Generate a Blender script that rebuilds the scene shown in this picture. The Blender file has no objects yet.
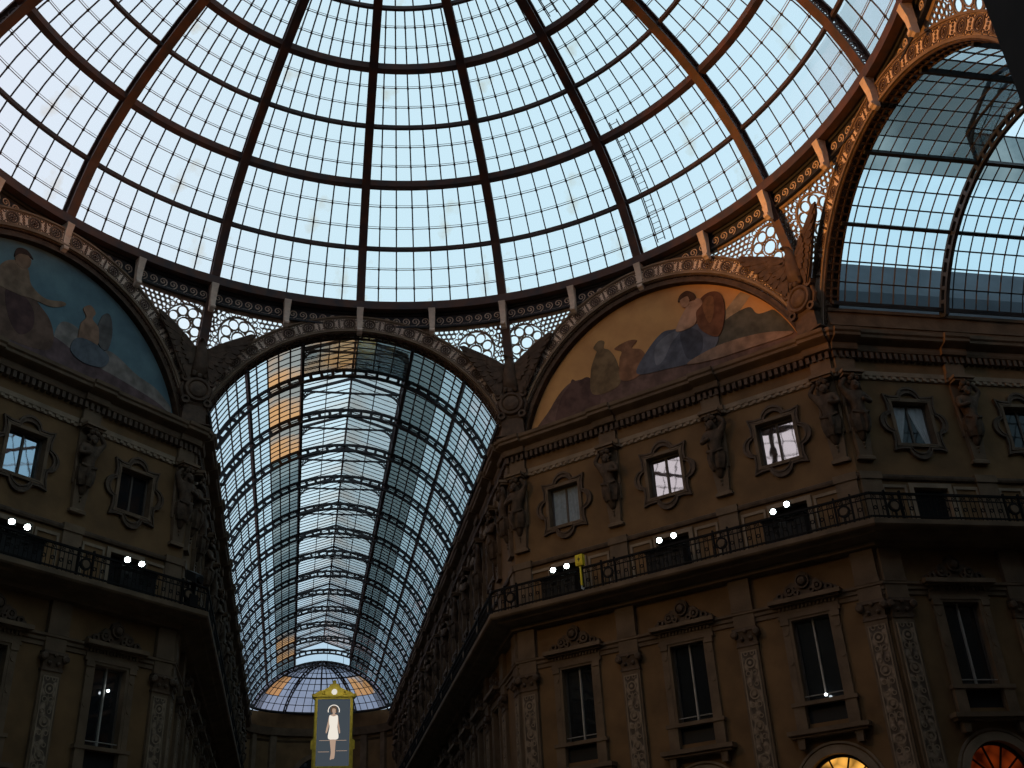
import bpy, math, random
from math import sin, cos, pi, radians, sqrt, atan2, degrees
from mathutils import Vector, Matrix
random.seed(7)
S = bpy.context.scene
COL = S.collection

# ------------------------------------------------------------------ camera
CX, CY, CZ = -2.013, -26.676, 1.6
YAW, PITCH, ROLL, FPX = 0.209, 0.504, -0.054, 1063.4
HW, A1 = 7.25, 18.414                    # half width of an arcade arm, distance of an arm's opening from the centre
AP = (HW + A1) * sqrt(.5)                # distance of a chamfer wall from the centre
CL = (A1 - HW) * sqrt(.5)                # half length of a chamfer wall
fw = Vector((sin(YAW) * cos(PITCH), cos(YAW) * cos(PITCH), sin(PITCH)))
rt = Vector((cos(YAW), -sin(YAW), 0)); up = rt.cross(fw)
r2 = cos(ROLL) * rt + sin(ROLL) * up; u2 = -sin(ROLL) * rt + cos(ROLL) * up
cam = bpy.data.cameras.new('camera'); cam.sensor_width = 36; cam.lens = 36 * FPX / 1024
cam.clip_end = 800
co = bpy.data.objects.new('camera', cam); COL.objects.link(co)
co.matrix_world = Matrix(((r2.x, u2.x, -fw.x, CX), (r2.y, u2.y, -fw.y, CY), (r2.z, u2.z, -fw.z, CZ), (0, 0, 0, 1)))
S.camera = co

# ------------------------------------------------------------------ materials
def nodes(name):
    m = bpy.data.materials.new(name); m.use_nodes = True
    nt = m.node_tree; nt.nodes.clear()
    return m, nt, nt.nodes.new('ShaderNodeOutputMaterial')

def solid(name, col, rough=.7, metal=0, var=.25, scale=2.0, bump=.0, bscale=12, col2=None, spec=.3):
    m, nt, out = nodes(name)
    b = nt.nodes.new('ShaderNodeBsdfPrincipled')
    b.inputs['Roughness'].default_value = rough; b.inputs['Metallic'].default_value = metal
    b.inputs['Specular IOR Level'].default_value = spec
    tc = nt.nodes.new('ShaderNodeTexCoord')
    n = nt.nodes.new('ShaderNodeTexNoise'); n.inputs['Scale'].default_value = scale; n.inputs['Detail'].default_value = 4
    nt.links.new(tc.outputs['Object'], n.inputs['Vector'])
    r = nt.nodes.new('ShaderNodeValToRGB')
    c2 = col2 or tuple(c * (1 - var) for c in col)
    r.color_ramp.elements[0].position = .35; r.color_ramp.elements[0].color = (*c2, 1)
    r.color_ramp.elements[1].position = .65; r.color_ramp.elements[1].color = (*col, 1)
    nt.links.new(n.outputs['Fac'], r.inputs['Fac'])
    nt.links.new(r.outputs['Color'], b.inputs['Base Color'])
    if bump:
        n2 = nt.nodes.new('ShaderNodeTexNoise'); n2.inputs['Scale'].default_value = bscale; n2.inputs['Detail'].default_value = 3
        nt.links.new(tc.outputs['Object'], n2.inputs['Vector'])
        bp = nt.nodes.new('ShaderNodeBump'); bp.inputs['Strength'].default_value = bump; bp.inputs['Distance'].default_value = .05
        nt.links.new(n2.outputs['Fac'], bp.inputs['Height']); nt.links.new(bp.outputs['Normal'], b.inputs['Normal'])
    nt.links.new(b.outputs['BSDF'], out.inputs['Surface'])
    return m

def carved(name, col, dark, scale):
    """stone panel carved with arabesques"""
    m, nt, out = nodes(name)
    b = nt.nodes.new('ShaderNodeBsdfPrincipled'); b.inputs['Roughness'].default_value = .75
    b.inputs['Specular IOR Level'].default_value = .2
    tc = nt.nodes.new('ShaderNodeTexCoord')
    v = nt.nodes.new('ShaderNodeTexVoronoi'); v.feature = 'SMOOTH_F1'; v.inputs['Scale'].default_value = scale
    nt.links.new(tc.outputs['Object'], v.inputs['Vector'])
    r = nt.nodes.new('ShaderNodeValToRGB')
    r.color_ramp.elements[0].position = .28; r.color_ramp.elements[0].color = (*col, 1)
    r.color_ramp.elements[1].position = .5; r.color_ramp.elements[1].color = (*dark, 1)
    nt.links.new(v.outputs['Distance'], r.inputs['Fac']); nt.links.new(r.outputs['Color'], b.inputs['Base Color'])
    bp = nt.nodes.new('ShaderNodeBump'); bp.invert = True; bp.inputs['Strength'].default_value = .8; bp.inputs['Distance'].default_value = .06
    nt.links.new(v.outputs['Distance'], bp.inputs['Height']); nt.links.new(bp.outputs['Normal'], b.inputs['Normal'])
    nt.links.new(b.outputs['BSDF'], out.inputs['Surface'])
    return m

def glass(name, tint, patch_tint=None, s0=.55, s1=.75, scale=.5, gloss=.5, film=None, filmfac=.25):
    """thin roof pane: lets light straight through with a tint, a fresnel sheen, a film of dirt"""
    m, nt, out = nodes(name)
    L = nt.links.new
    t = nt.nodes.new('ShaderNodeBsdfTransparent'); t.inputs['Color'].default_value = (*tint, 1)
    tc = nt.nodes.new('ShaderNodeTexCoord')
    sh = t.outputs[0]
    if film:
        d = nt.nodes.new('ShaderNodeBsdfTranslucent'); d.inputs['Color'].default_value = (*film, 1)
        mx = nt.nodes.new('ShaderNodeMixShader'); mx.inputs[0].default_value = filmfac
        L(sh, mx.inputs[1]); L(d.outputs[0], mx.inputs[2]); sh = mx.outputs[0]
    if patch_tint:
        t2 = nt.nodes.new('ShaderNodeBsdfTransparent'); t2.inputs['Color'].default_value = (*patch_tint, 1)
        n = nt.nodes.new('ShaderNodeTexNoise'); n.inputs['Scale'].default_value = scale; n.inputs['Detail'].default_value = 5
        L(tc.outputs['Object'], n.inputs['Vector'])
        mr = nt.nodes.new('ShaderNodeMapRange'); mr.inputs[1].default_value = s0; mr.inputs[2].default_value = s1
        L(n.outputs['Fac'], mr.inputs[0])
        mx = nt.nodes.new('ShaderNodeMixShader'); L(mr.outputs[0], mx.inputs[0]); L(sh, mx.inputs[1]); L(t2.outputs[0], mx.inputs[2]); sh = mx.outputs[0]
    g = nt.nodes.new('ShaderNodeBsdfGlossy'); g.inputs['Roughness'].default_value = .12; g.inputs['Color'].default_value = (.8, .85, .9, 1)
    f = nt.nodes.new('ShaderNodeFresnel'); f.inputs['IOR'].default_value = 1.45
    mu = nt.nodes.new('ShaderNodeMath'); mu.operation = 'MULTIPLY'; mu.inputs[1].default_value = gloss; L(f.outputs[0], mu.inputs[0])
    mx = nt.nodes.new('ShaderNodeMixShader'); L(mu.outputs[0], mx.inputs[0]); L(sh, mx.inputs[1]); L(g.outputs[0], mx.inputs[2])
    L(mx.outputs[0], out.inputs['Surface'])
    return m

def pane(name, mirror, base=(.012, .014, .016), tint=(1, 1, 1), rough=.02):
    """window pane in front of a dark room"""
    m, nt, out = nodes(name)
    L = nt.links.new
    d = nt.nodes.new('ShaderNodeBsdfDiffuse'); d.inputs['Color'].default_value = (*base, 1)
    g = nt.nodes.new('ShaderNodeBsdfGlossy'); g.inputs['Roughness'].default_value = rough; g.inputs['Color'].default_value = (*tint, 1)
    tc = nt.nodes.new('ShaderNodeTexCoord'); n = nt.nodes.new('ShaderNodeTexNoise'); n.inputs['Scale'].default_value = .9
    L(tc.outputs['Object'], n.inputs['Vector'])
    bp = nt.nodes.new('ShaderNodeBump'); bp.inputs['Strength'].default_value = .05; bp.inputs['Distance'].default_value = .05
    L(n.outputs['Fac'], bp.inputs['Height']); L(bp.outputs['Normal'], g.inputs['Normal'])
    mx = nt.nodes.new('ShaderNodeMixShader'); mx.inputs[0].default_value = mirror
    L(d.outputs[0], mx.inputs[1]); L(g.outputs[0], mx.inputs[2]); L(mx.outputs[0], out.inputs['Surface'])
    return m

def lit_room(name, col, strength):
    """lamplit interior behind a shop window: bright ceiling patches, darker corners"""
    m, nt, out = nodes(name); L = nt.links.new
    tc = nt.nodes.new('ShaderNodeTexCoord'); n = nt.nodes.new('ShaderNodeTexVoronoi'); n.inputs['Scale'].default_value = 1.9; L(tc.outputs['Object'], n.inputs['Vector'])
    r = nt.nodes.new('ShaderNodeMapRange'); r.inputs[1].default_value = .15; r.inputs[2].default_value = .75; r.inputs[3].default_value = strength; r.inputs[4].default_value = strength * .12; L(n.outputs['Distance'], r.inputs[0])
    e = nt.nodes.new('ShaderNodeEmission'); e.inputs['Color'].default_value = (*col, 1); L(r.outputs[0], e.inputs['Strength']); L(e.outputs[0], out.inputs['Surface'])
    return m

def glow(name, col, strength):
    m, nt, out = nodes(name)
    e = nt.nodes.new('ShaderNodeEmission'); e.inputs['Color'].default_value = (*col, 1); e.inputs['Strength'].default_value = strength
    nt.links.new(e.outputs[0], out.inputs['Surface'])
    return m

M = dict(
    stucco=solid('ochre_stucco', (.185, .105, .044), .85, var=.35, scale=.8, bump=.15, bscale=5),
    stone=solid('brown_stone', (.165, .11, .066), .8, var=.35, scale=1.3, bump=.25, bscale=8),
    pale=solid('pale_stone', (.27, .20, .133), .8, var=.3, scale=1.6, bump=.2, bscale=9),
    statue=solid('weathered_statue_stone', (.095, .06, .036), .8, var=.55, scale=3.5, bump=.4, bscale=9),
    bronze=solid('dark_bronze_plaster', (.105, .066, .04), .65, var=.45, scale=3, bump=.3, bscale=8),
    carved=carved('arabesque_carving', (.27, .20, .14), (.085, .062, .045), 4.2),
    iron=solid('dark_painted_iron', (.085, .058, .05), .55, var=.35, scale=2, spec=.4, col2=(.05, .042, .045)),
    lap=solid('glass_lap_strips', (.30, .28, .27), .7, var=.3, scale=3),
    rust=solid('rust_brown_iron', (.115, .055, .034), .6, var=.4, scale=1.6, spec=.4, col2=(.05, .04, .042)),
    blueiron=solid('blue_black_iron', (.03, .034, .04), .55, var=.3, scale=2, spec=.4),
    bar=solid('thin_glazing_iron', (.05, .045, .045), .6, var=.2),
    band=solid('arch_band_plaster', (.82, .68, .54), .75, var=.25, scale=3, bump=.2),
    rosette=solid('dark_rosette_plaster', (.12, .085, .065), .75, var=.3, scale=4),
    grille=solid('openwork_grille_metal', (.34, .26, .19), .7, var=.4, scale=3),
    rail=solid('black_wrought_iron', (.010, .009, .009), .7, var=.2, spec=.1),
    black=solid('black_case', (.012, .013, .014), .6, var=.2),
    slate=solid('slate_roof', (.10, .125, .15), .7, var=.3, scale=.6),
    curtain=solid('white_curtain', (.42, .46, .48), .9, var=.15, scale=6),
    greycurtain=solid('grey_curtain', (.25, .30, .33), .9, var=.2, scale=6),
    wood=solid('dark_window_frame', (.09, .07, .055), .6, var=.2),
    palewood=solid('pale_window_frame', (.36, .33, .29), .6, var=.2),
    floor=solid('marble_floor', (.16, .135, .11), .4, var=.3, scale=.4),
    domeglass=glass('dome_glass', (.90, .93, .95), (.72, .60, .46), .60, .80, .55, .35),
    vaultglass=glass('vault_glass', (.72, .84, .89), (.48, .58, .62), .50, .75, .20, .5),
    skyglass=glass('skylight_glass', (.92, .96, .98), (.84, .70, .62), .52, .75, .3, .5),
    dirtyglass=glass('grimy_glass', (.19, .23, .235), (.46, .49, .47), .50, .72, .25, .5),  # darker grey panes with paler patches
    amberglass=glass('amber_stained_glass', (.40,.36,.32), (.92, .43, .18), .34, .50, .30, .4),  # orange light on the arcade vault, put into the pane tint
    apseglass=glass('apse_glass', (.50, .47, .54), (.36, .36, .44), .45, .7, .3, .6),
    orangeglass=glass('orange_apse_glass', (1, .42, .16), (.6, .7, .8), .5, .6, .3, .3),  # orange of the low dusk sky painted into the apse panes
    mirror=pane('bright_reflecting_pane', .62, (.03, .03, .03), (1, .93, .88)),
    dullpane=pane('dull_reflecting_pane', .10), darkpane=pane('dark_pane', .02),
    bluepane=pane('blue_reflecting_pane', .45, (.02, .03, .035), (.62, .80, .95)),
    lamp=glow('floodlight_lens', (.86, 1, .96), 26), tiny=glow('small_lamp', (.85, .95, 1), 6),
    amber=lit_room('warm_shop_light', (1, .47, .08), 1.5), red=lit_room('red_shop_light', (1, .13, .02), .12), dark=solid('soot_dark_stone', (.04, .032, .026), .8),  # dark: stone with the unlit near corner's shade put into its colour
    gold=solid('gilded_frame', (.62, .50, .06), .55, var=.3, scale=4), 
    yellow=solid('yellow_paint', (.80, .62, .03), .6, var=.1),
    concrete=solid('grey_wall', (.13, .095, .065), .9, var=.2),
)

# ------------------------------------------------------------------ mesh builder
class MB:
    def __init__(s): s.v = []; s.f = []; s.mi = []; s.cur = 0
    def add(s, vs, fs):
        b = len(s.v); s.v += [tuple(p) for p in vs]; s.f += [tuple(b + i for i in f) for f in fs]; s.mi += [s.cur] * len(fs); return s
    def box(s, x0, x1, y0, y1, z0, z1):
        return s.add([(x0, y0, z0), (x1, y0, z0), (x1, y1, z0), (x0, y1, z0), (x0, y0, z1), (x1, y0, z1), (x1, y1, z1), (x0, y1, z1)],
                     [(3, 2, 1, 0), (4, 5, 6, 7), (0, 1, 5, 4), (1, 2, 6, 5), (2, 3, 7, 6), (3, 0, 4, 7)])
    def loops(s, rings, closed=False, caps=True):
        n = len(rings[0]); vs = [p for r in rings for p in r]; fs = []
        m = len(rings)
        for i in range(m if closed else m - 1):
            a, b = i * n, ((i + 1) % m) * n
            fs += [(a + j, a + (j + 1) % n, b + (j + 1) % n, b + j) for j in range(n)]
        if caps and not closed: fs += [tuple(range(n))[::-1], tuple((m - 1) * n + j for j in range(n))]
        return s.add(vs, fs)
    def tube(s, pts, r, n=6, closed=False):
        pts = [Vector(p) for p in pts]; rings = []; m = len(pts); pn = None
        for i, p in enumerate(pts):
            if closed: d = pts[(i + 1) % m] - pts[i - 1]
            else: d = pts[min(i + 1, m - 1)] - pts[max(i - 1, 0)]
            d.normalize()
            if pn is None: pn = d.orthogonal().normalized()
            pn = (pn - d * pn.dot(d)).normalized(); q = d.cross(pn)
            rr = r[i] if isinstance(r, (list, tuple)) else r
            rings.append([p + pn * (rr * cos(2 * pi * k / n + pi / 4)) + q * (rr * sin(2 * pi * k / n + pi / 4)) for k in range(n)])
        return s.loops(rings, closed)
    def beam(s, pts, side, w, h, closed=False):
        """rectangular bar along pts; side: one vector or a list of vectors across it"""
        pts = [Vector(p) for p in pts]; rings = []; m = len(pts)
        for i, p in enumerate(pts):
            d = (pts[(i + 1) % m] - pts[i - 1]) if closed else (pts[min(i + 1, m - 1)] - pts[max(i - 1, 0)])
            a = Vector(side[i] if isinstance(side, list) else side).normalized(); n = d.cross(a).normalized()
            rings.append([p + a * (sx * w / 2) + n * (sn * h / 2) for sx, sn in ((-1, -1), (1, -1), (1, 1), (-1, 1))])
        return s.loops(rings, closed)
    def prism(s, poly, y0, y1, fn=None):
        """poly in the x-z plane, extruded from y0 (front) to y1"""
        n = len(poly); fn = fn or (lambda p: p)
        vs = [fn((x, y0, z)) for x, z in poly] + [fn((x, y1, z)) for x, z in poly]
        return s.add(vs, [tuple(range(n)), tuple(range(2 * n - 1, n - 1, -1))] + [(i, i + n, (i + 1) % n + n, (i + 1) % n) for i in range(n)])
    def band(s, outer, inner, y0, y1, fn=None, closed=True):
        n = len(outer); fn = fn or (lambda p: p)
        vs = [fn((x, y, z)) for y in (y0, y1) for L in (outer, inner) for x, z in L]; fs = []
        for i in range(n if closed else n - 1):
            j = (i + 1) % n
            fs += [(i, j, n + j, n + i), (2 * n + j, 2 * n + i, 3 * n + i, 3 * n + j), (j, i, 2 * n + i, 2 * n + j), (n + i, n + j, 3 * n + j, 3 * n + i)]
        if not closed:
            e = n - 1; fs += [(0, n, 3 * n, 2 * n), (n + e, e, 2 * n + e, 3 * n + e)]
        return s.add(vs, fs)
    def ring(s, cx, cz, ro, ri, y0, y1, n=12, fn=None, a0=0, a1=2 * pi):
        full = abs(a1 - a0 - 2 * pi) < 1e-6
        A = [a0 + (a1 - a0) * k / (n if full else n - 1) for k in range(n)]
        return s.band([(cx + ro * cos(a), cz + ro * sin(a)) for a in A], [(cx + ri * cos(a), cz + ri * sin(a)) for a in A], y0, y1, fn, full)
    def disc(s, cx, cz, r, y0, y1, n=14, fn=None):
        return s.prism([(cx + r * cos(2 * pi * k / n), cz + r * sin(2 * pi * k / n)) for k in range(n)], y0, y1, fn)
    def lathe(s, prof, c=(0, 0, 0), axis='z', n=14):
        rings = []
        for r, h in prof:
            ring = []
            for k in range(n):
                a = 2 * pi * k / n
                p = (r * cos(a), r * sin(a), h) if axis == 'z' else (r * cos(a), h, r * sin(a)) if axis == 'y' else (h, r * cos(a), r * sin(a))
                ring.append((p[0] + c[0], p[1] + c[1], p[2] + c[2]))
            rings.append(ring)
        return s.loops(rings)
    def mould(s, prof, t0, t1, m0=0, m1=0):
        """profile of (projection, z) run along the wall from t0 to t1, mitred by m0 / m1 per metre of projection"""
        return s.loops([[(t0 - m0 * d, -d, z) for d, z in prof], [(t1 + m1 * d, -d, z) for d, z in prof]])
    def mesh(s, name, mats):
        me = bpy.data.meshes.new(name); me.from_pydata(s.v, [], s.f)
        for m in (mats if isinstance(mats, (list, tuple)) else [mats]): me.materials.append(m)
        if any(s.mi): me.polygons.foreach_set('material_index', s.mi)
        me.validate(); me.update()
        return me

def O(name, data, parent=None, mat=None, loc=None, rz=0, scale=None, mw=None, smooth=False):
    if isinstance(data, MB): data = data.mesh(name, mat)
    if smooth and data: data.polygons.foreach_set('use_smooth', [True] * len(data.polygons))
    o = bpy.data.objects.new(name, data); COL.objects.link(o)
    if parent: o.parent = parent
    if mw is not None: o.matrix_world = mw
    else:
        if loc: o.location = loc
        if rz: o.rotation_euler = (0, 0, rz)
    if scale: o.scale = scale
    return o
def tag(o, label, cat, group=None, kind=None):
    if label: o['label'] = label
    if cat: o['category'] = cat
    if group: o['group'] = group
    if kind: o['kind'] = kind
    return o
def copy_tree(o, parent=None):
    c = o.copy(); COL.objects.link(c)
    if parent: c.parent = parent
    for ch in list(o.children): copy_tree(ch, c)
    return c
ORD = 'first second third fourth fifth sixth seventh eighth ninth tenth eleventh twelfth thirteenth fourteenth fifteenth sixteenth'.split()
def skinned(name, nodes_, edges, mat, parent=None, sub=1):
    """one continuous body grown around a skeleton, stored as a plain mesh"""
    me = bpy.data.meshes.new(name); me.from_pydata([n[0] for n in nodes_], edges, [])
    o = bpy.data.objects.new(name, me); COL.objects.link(o)
    md = o.modifiers.new('skin', 'SKIN'); md.use_smooth_shade = True
    for i, n in enumerate(nodes_):
        r = n[1]; me.skin_vertices[0].data[i].radius = (r, r) if not isinstance(r, tuple) else r
        me.skin_vertices[0].data[i].use_root = (i == 0)
    sd = o.modifiers.new('sub', 'SUBSURF'); sd.levels = sub; sd.render_levels = sub
    dg = bpy.context.evaluated_depsgraph_get(); dg.update()
    m2 = bpy.data.meshes.new_from_object(o.evaluated_get(dg))
    bpy.data.objects.remove(o); m2.name = name; m2.materials.clear(); m2.materials.append(mat)
    return m2

def frame(x, y, heading):
    """wall frame: local x runs to the right seen from the room, local y into the wall; heading in degrees clockwise from +Y"""
    return Matrix.Translation((x, y, 0)) @ Matrix.Rotation(-radians(heading), 4, 'Z')
TAN = math.tan(radians(22.5))

# ------------------------------------------------------------------ facades
UP = (18.88, 20.72, .785); LO = (8.8, 12.53, .72); MZ = (15.3, 17.02, .72); SHOP = (6.45, 1.25)
def wall_sheet(mb, t0, t1, z0, z1, holes):
    ts = sorted({t0, t1, *[v for h in holes for v in h[:2]]}); zs = sorted({z0, z1, *[v for h in holes for v in h[2:]]})
    for a, b in zip(ts, ts[1:]):
        for c, d in zip(zs, zs[1:]):
            m, n = (a + b) / 2, (c + d) / 2
            if not any(h[0] < m < h[1] and h[2] < n < h[3] for h in holes):
                mb.add([(a, 0, c), (b, 0, c), (b, 0, d), (a, 0, d)], [(0, 1, 2, 3)])
def arch_sheet(mb, t0, t1, z1, bays):
    """ground storey up to z1 with round-headed shop openings"""
    zs, R = SHOP; e = t0
    for b in bays:
        mb.add([(e, 0, 0), (b - R, 0, 0), (b - R, 0, z1), (e, 0, z1)], [(0, 1, 2, 3)]); e = b + R
        A = [pi - pi * k / 16 for k in range(17)]
        for p, q in zip(A, A[1:]):
            x0, x1 = b + R * cos(p), b + R * cos(q)
            mb.add([(x0, 0, zs + R * sin(p)), (x1, 0, zs + R * sin(q)), (x1, 0, z1), (x0, 0, z1)], [(0, 1, 2, 3)])
    mb.add([(e, 0, 0), (t1, 0, 0), (t1, 0, z1), (e, 0, z1)], [(0, 1, 2, 3)])

CORN = [(0, 22.86), (.26, 22.9), (.3, 23.0), (.3, 23.16), (.62, 23.26), (.7, 23.3), (.7, 23.42), (.78, 23.48), (.8, 23.62), (0, 23.74)]
ARCH = [(0, 21.68), (.07, 21.7), (.07, 21.82), (.12, 21.86), (.14, 22.04), (0, 22.1)]
STRG = [(0, 17.3), (.1, 17.33), (.13, 17.42), (.13, 17.5), (0, 17.56)]
SLAB = [(0, 14.5), (.35, 14.55), (.4, 14.72), (.95, 14.82), (1.0, 14.9), (1.28, 14.95), (1.34, 15.02), (1.34, 15.2), (0, 15.24)]
ENTB = [(0, 12.78), (.06, 12.8), (.06, 12.95), (.12, 12.99), (.12, 13.1), (.2, 13.16), (.2, 13.25), (0, 13.3)]
def pilaster_meshes():
    p = MB(); p.box(-.41, .41, -.14, 0, 0, 11.95)
    p.box(-.43, .43, -.2, 0, 13.3, 14.5); p.box(-.45, .45, -.22, 0, 13.25, 13.4); p.box(-.43, .43, -.16, 0, 12.6, 13.25)
    c = MB()
    c.box(-.5, .5, -.3, 0, 12.5, 12.62)                                  # abacus, bell, astragal, volutes, leaves
    c.loops([[(-w, 0, z), (-w, -d, z), (w, -d, z), (w, 0, z)] for w, d, z in ((.41, .16, 11.95), (.40, .17, 12.1), (.46, .26, 12.5))])
    c.box(-.44, .44, -.18, 0, 11.93, 12.02)
    for s in (-1, 1):
        c.lathe([(.02, -.34), (.09, -.34), (.15, -.3), (.15, -.1), (.02, -.1)], (s * .44, 0, 12.4), 'y', 10)
        c.lathe([(.01, -.3), (.07, -.27), (.09, -.2), (.05, -.12)], (s * .18, 0, 12.2), 'y', 8)
    c.lathe([(.01, -.33), (.08, -.31), (.1, -.22), (.06, -.12)], (0, 0, 12.5), 'y', 8)
    f = MB(); f.box(-.27, .27, -.165, -.13, 4, 11.7)
    r = MB(); r.band([(-.32, 3.95), (-.32, 11.75), (.32, 11.75), (.32, 3.95)], [(-.27, 4), (-.27, 11.7), (.27, 11.7), (.27, 4)], -.185, -.13)
    z = 11.3
    while z > 5:                                                          # carved candelabra motif
        r.ring(0, z, .2, .15, -.19, -.15, 12); r.disc(0, z, .07, -.2, -.15, 8)
        for s in (-1, 1):
            r.ring(s * .13, z - .38, .11, .07, -.185, -.15, 9); r.ring(s * .13, z + .36, .09, .055, -.185, -.15, 9)
        r.prism([(-.02, z - .6), (.02, z - .6), (.05, z - .4), (0, z - .22), (-.05, z - .4)], -.19, -.15)
        z -= 1.15
    return p.mesh('pilaster', M['stone']), c.mesh('capital', M['bronze']), f.mesh('carved_panel', M['carved']), r.mesh('carved_relief', M['pale'])
PIL = pilaster_meshes()
def add_pilaster(wall, t):
    o = O('pilaster', PIL[0], wall, loc=(t, 0, 0))
    O('capital', PIL[1], o); O('carved_panel', PIL[2], o); O('carved_relief', PIL[3], o)

def attic_block(mb, t):
    mb.box(t - .42, t + .42, -.16, 0, 22.1, 22.72); mb.box(t - .42, t + .42, -.12, 0, 15.2, 17.3); mb.box(t - .46, t + .46, -.17, 0, 17.3, 17.6)

def facade(name, label, mw, t0, t1, m0, m1, bays, pils):
    w = MB(); holes = []
    for b in bays:
        for z0, z1, h in (UP, LO, MZ): holes.append((b - h, b + h, z0, z1))
    arch_sheet(w, t0, t1, 8, bays); wall_sheet(w, t0, t1, 8, 23.0, holes)
    o = O(name, w, None, M['stucco'], mw=mw); tag(o, label, 'wall', kind='structure')
    O('cornice', MB().mould(CORN, t0, t1, m0, m1), o, M['stone'])
    cb = MB()
    for p in pils:
        for prof in (CORN, ARCH): cb.mould([(d + .13 if d else 0, z) for d, z in prof], p - .56, p + .56)
    O('cornice_break', cb, o, M['stone'])
    d = MB(); t = t0 - .05
    while t < t1: d.box(t, t + .15, -.27, 0, 22.58, 22.86); t += .27
    O('dentil_course', d, o, M['bronze'])
    a = MB().mould(ARCH, t0, t1, m0, m1); t = t0
    while t < t1: a.box(t, t + .17, -.13, 0, 21.72, 21.84); t += .34
    O('egg_moulding', a, o, M['pale'])
    O('string_course', MB().mould(STRG, t0, t1, m0, m1), o, M['bronze'])
    O('balcony_slab', MB().mould(SLAB, t0, t1, m0, m1), o, M['stone'])
    O('entablature', MB().mould(ENTB, t0, t1, m0, m1), o, M['stone'])
    k = MB()
    for p in pils: attic_block(k, p)
    O('attic_strip', k, o, M['stone'])
    q = MB()
    for b in bays:                                                       # sunk panels beside each balcony door
        for s in (-1, 1):
            x0, x1 = sorted((b + s * .98, b + s * 2.02))
            q.band([(x0, 15.3), (x0, 17.12), (x1, 17.12), (x1, 15.3)], [(x0 + .1, 15.3), (x0 + .1, 17.0), (x1 - .1, 17.0), (x1 - .1, 15.3)], -.05, 0)
        q.band([(b - .9, 15.25), (b - .9, 17.2), (b + .9, 17.2), (b + .9, 15.25)], [(b - .72, 15.25), (b - .72, 17.02), (b + .72, 17.02), (b + .72, 15.25)], -.08, .3)
        zs, R = SHOP
        q.ring(b, zs, R + .28, R, -.1, .35, 24, None, 0, pi); q.ring(b, zs, R + .42, R + .34, -.06, 0, 24, None, 0, pi)
    O('door_surround', q, o, M['pale'])
    n = MB()
    for b in bays: n.box(b - .72, b + .72, .28, .32, 15.2, 17.05)
    O('balcony_door', n, o, M['darkpane'])
    k = MB(); zs, R = SHOP
    for b in bays: k.prism([(b - R - .1, 0)] + [(b + (R + .1) * cos(pi - pi * q / 16), zs + (R + .1) * sin(pi - pi * q / 16)) for q in range(17)] + [(b + R + .1, 0)], .36, .42)
    O('shop_interior', k, o, M['darkpane'])
    for p in pils: add_pilaster(o, p)
    return o

# upper window: square opening in a lobed surround
def lobes(k):
    P = []
    def arc(cx, cz, r, a0, a1): return [(cx + r * cos(radians(a0 + (a1 - a0) * i / 10)), cz + r * sin(radians(a0 + (a1 - a0) * i / 10))) for i in range(11)]
    P += [(-1.13, 1.25), (-.82, 1.17)] + arc(0, 1.1, .5, 172, 8) + [(.82, 1.17), (1.13, 1.25), (1.03, .8)]
    P += arc(.98, 0, .48, 82, -82) + [(1.03, -.8), (1.13, -1.25), (.82, -1.17)]
    P += arc(0, -1.1, .5, -8, -172) + [(-.82, -1.17), (-1.13, -1.25), (-1.03, -.8)] + arc(-.98, 0, .48, 262, 98) + [(-1.03, .8)]
    return [(x * k, 19.8 + z * k) for x, z in P]
def upper_window_meshes():
    s = MB(); s.band(lobes(1.0), lobes(.93), -.14, 0); s.band(lobes(.93), lobes(.84), -.09, 0); s.band(lobes(.86), lobes(.82), -.13, 0)
    f = MB(); z0, z1, w = UP
    f.band([(-w - .14, z0 - .14), (-w - .14, z1 + .14), (w + .14, z1 + .14), (w + .14, z0 - .14)], [(-w, z0), (-w, z1), (w, z1), (w, z0)], -.12, .3)
    c = MB(); c.band([(-w, z0), (-w, z1), (w, z1), (w, z0)], [(-w + .08, z0 + .08), (-w + .08, z1 - .08), (w - .08, z1 - .08), (w - .08, z0 + .08)], .2, .3)
    c.box(-.045, .045, .2, .3, z0, z1)
    p = MB(); p.box(-w, w, .25, .28, z0, z1)
    return s.mesh('lobed_surround', M['bronze']), f.mesh('reveal', M['stone']), c.mesh('window_frame', M['wood']), p
UW = upper_window_meshes()
UPANE = {k: UW[3].mesh('pane', M[k]) for k in ('mirror', 'dullpane', 'darkpane', 'bluepane')}
def drape(parted):
    c = MB(); z0, z1, w = UP
    for s in (-1, 1):
        rings = []
        for i in range(9):
            z = z1 - .05 - (z1 - z0 - .1) * i / 8; inner = (.02 + (.52 * (i / 8) ** 1.2 if parted else 0)); row = []
            for j in range(9):
                x = inner + (w - .06 - inner) * j / 8; row.append((s * x, .235 + .012 * (-1) ** j, z))
            rings.append(row)
        vs = [p for r in rings for p in r] + [(x, y + .006, z) for r in rings for x, y, z in r]
        fs = [(i * 9 + j, i * 9 + j + 1, i * 9 + j + 10, i * 9 + j + 9) for i in range(8) for j in range(8)]
        c.add(vs, fs + [tuple(81 + q for q in f[::-1]) for f in fs])
    return c
PARTED = drape(True); CLOSED = drape(False)
NWIN = [0]
def upper_window(mw, t, label, kind='darkpane', curtain=None, group=None):
    NWIN[0] += 1
    o = O('window_%d' % NWIN[0], UW[1], mw=mw @ Matrix.Translation((t, 0, 0)))
    tag(o, label, 'window', group, 'structure')
    O('surround', UW[0], o); O('casement', UW[2], o); O('pane', UPANE[kind], o)
    if curtain: tag(O('curtain', curtain[0].mesh('curtain', M[curtain[1]]), o), curtain[2], None)
    return o
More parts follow.
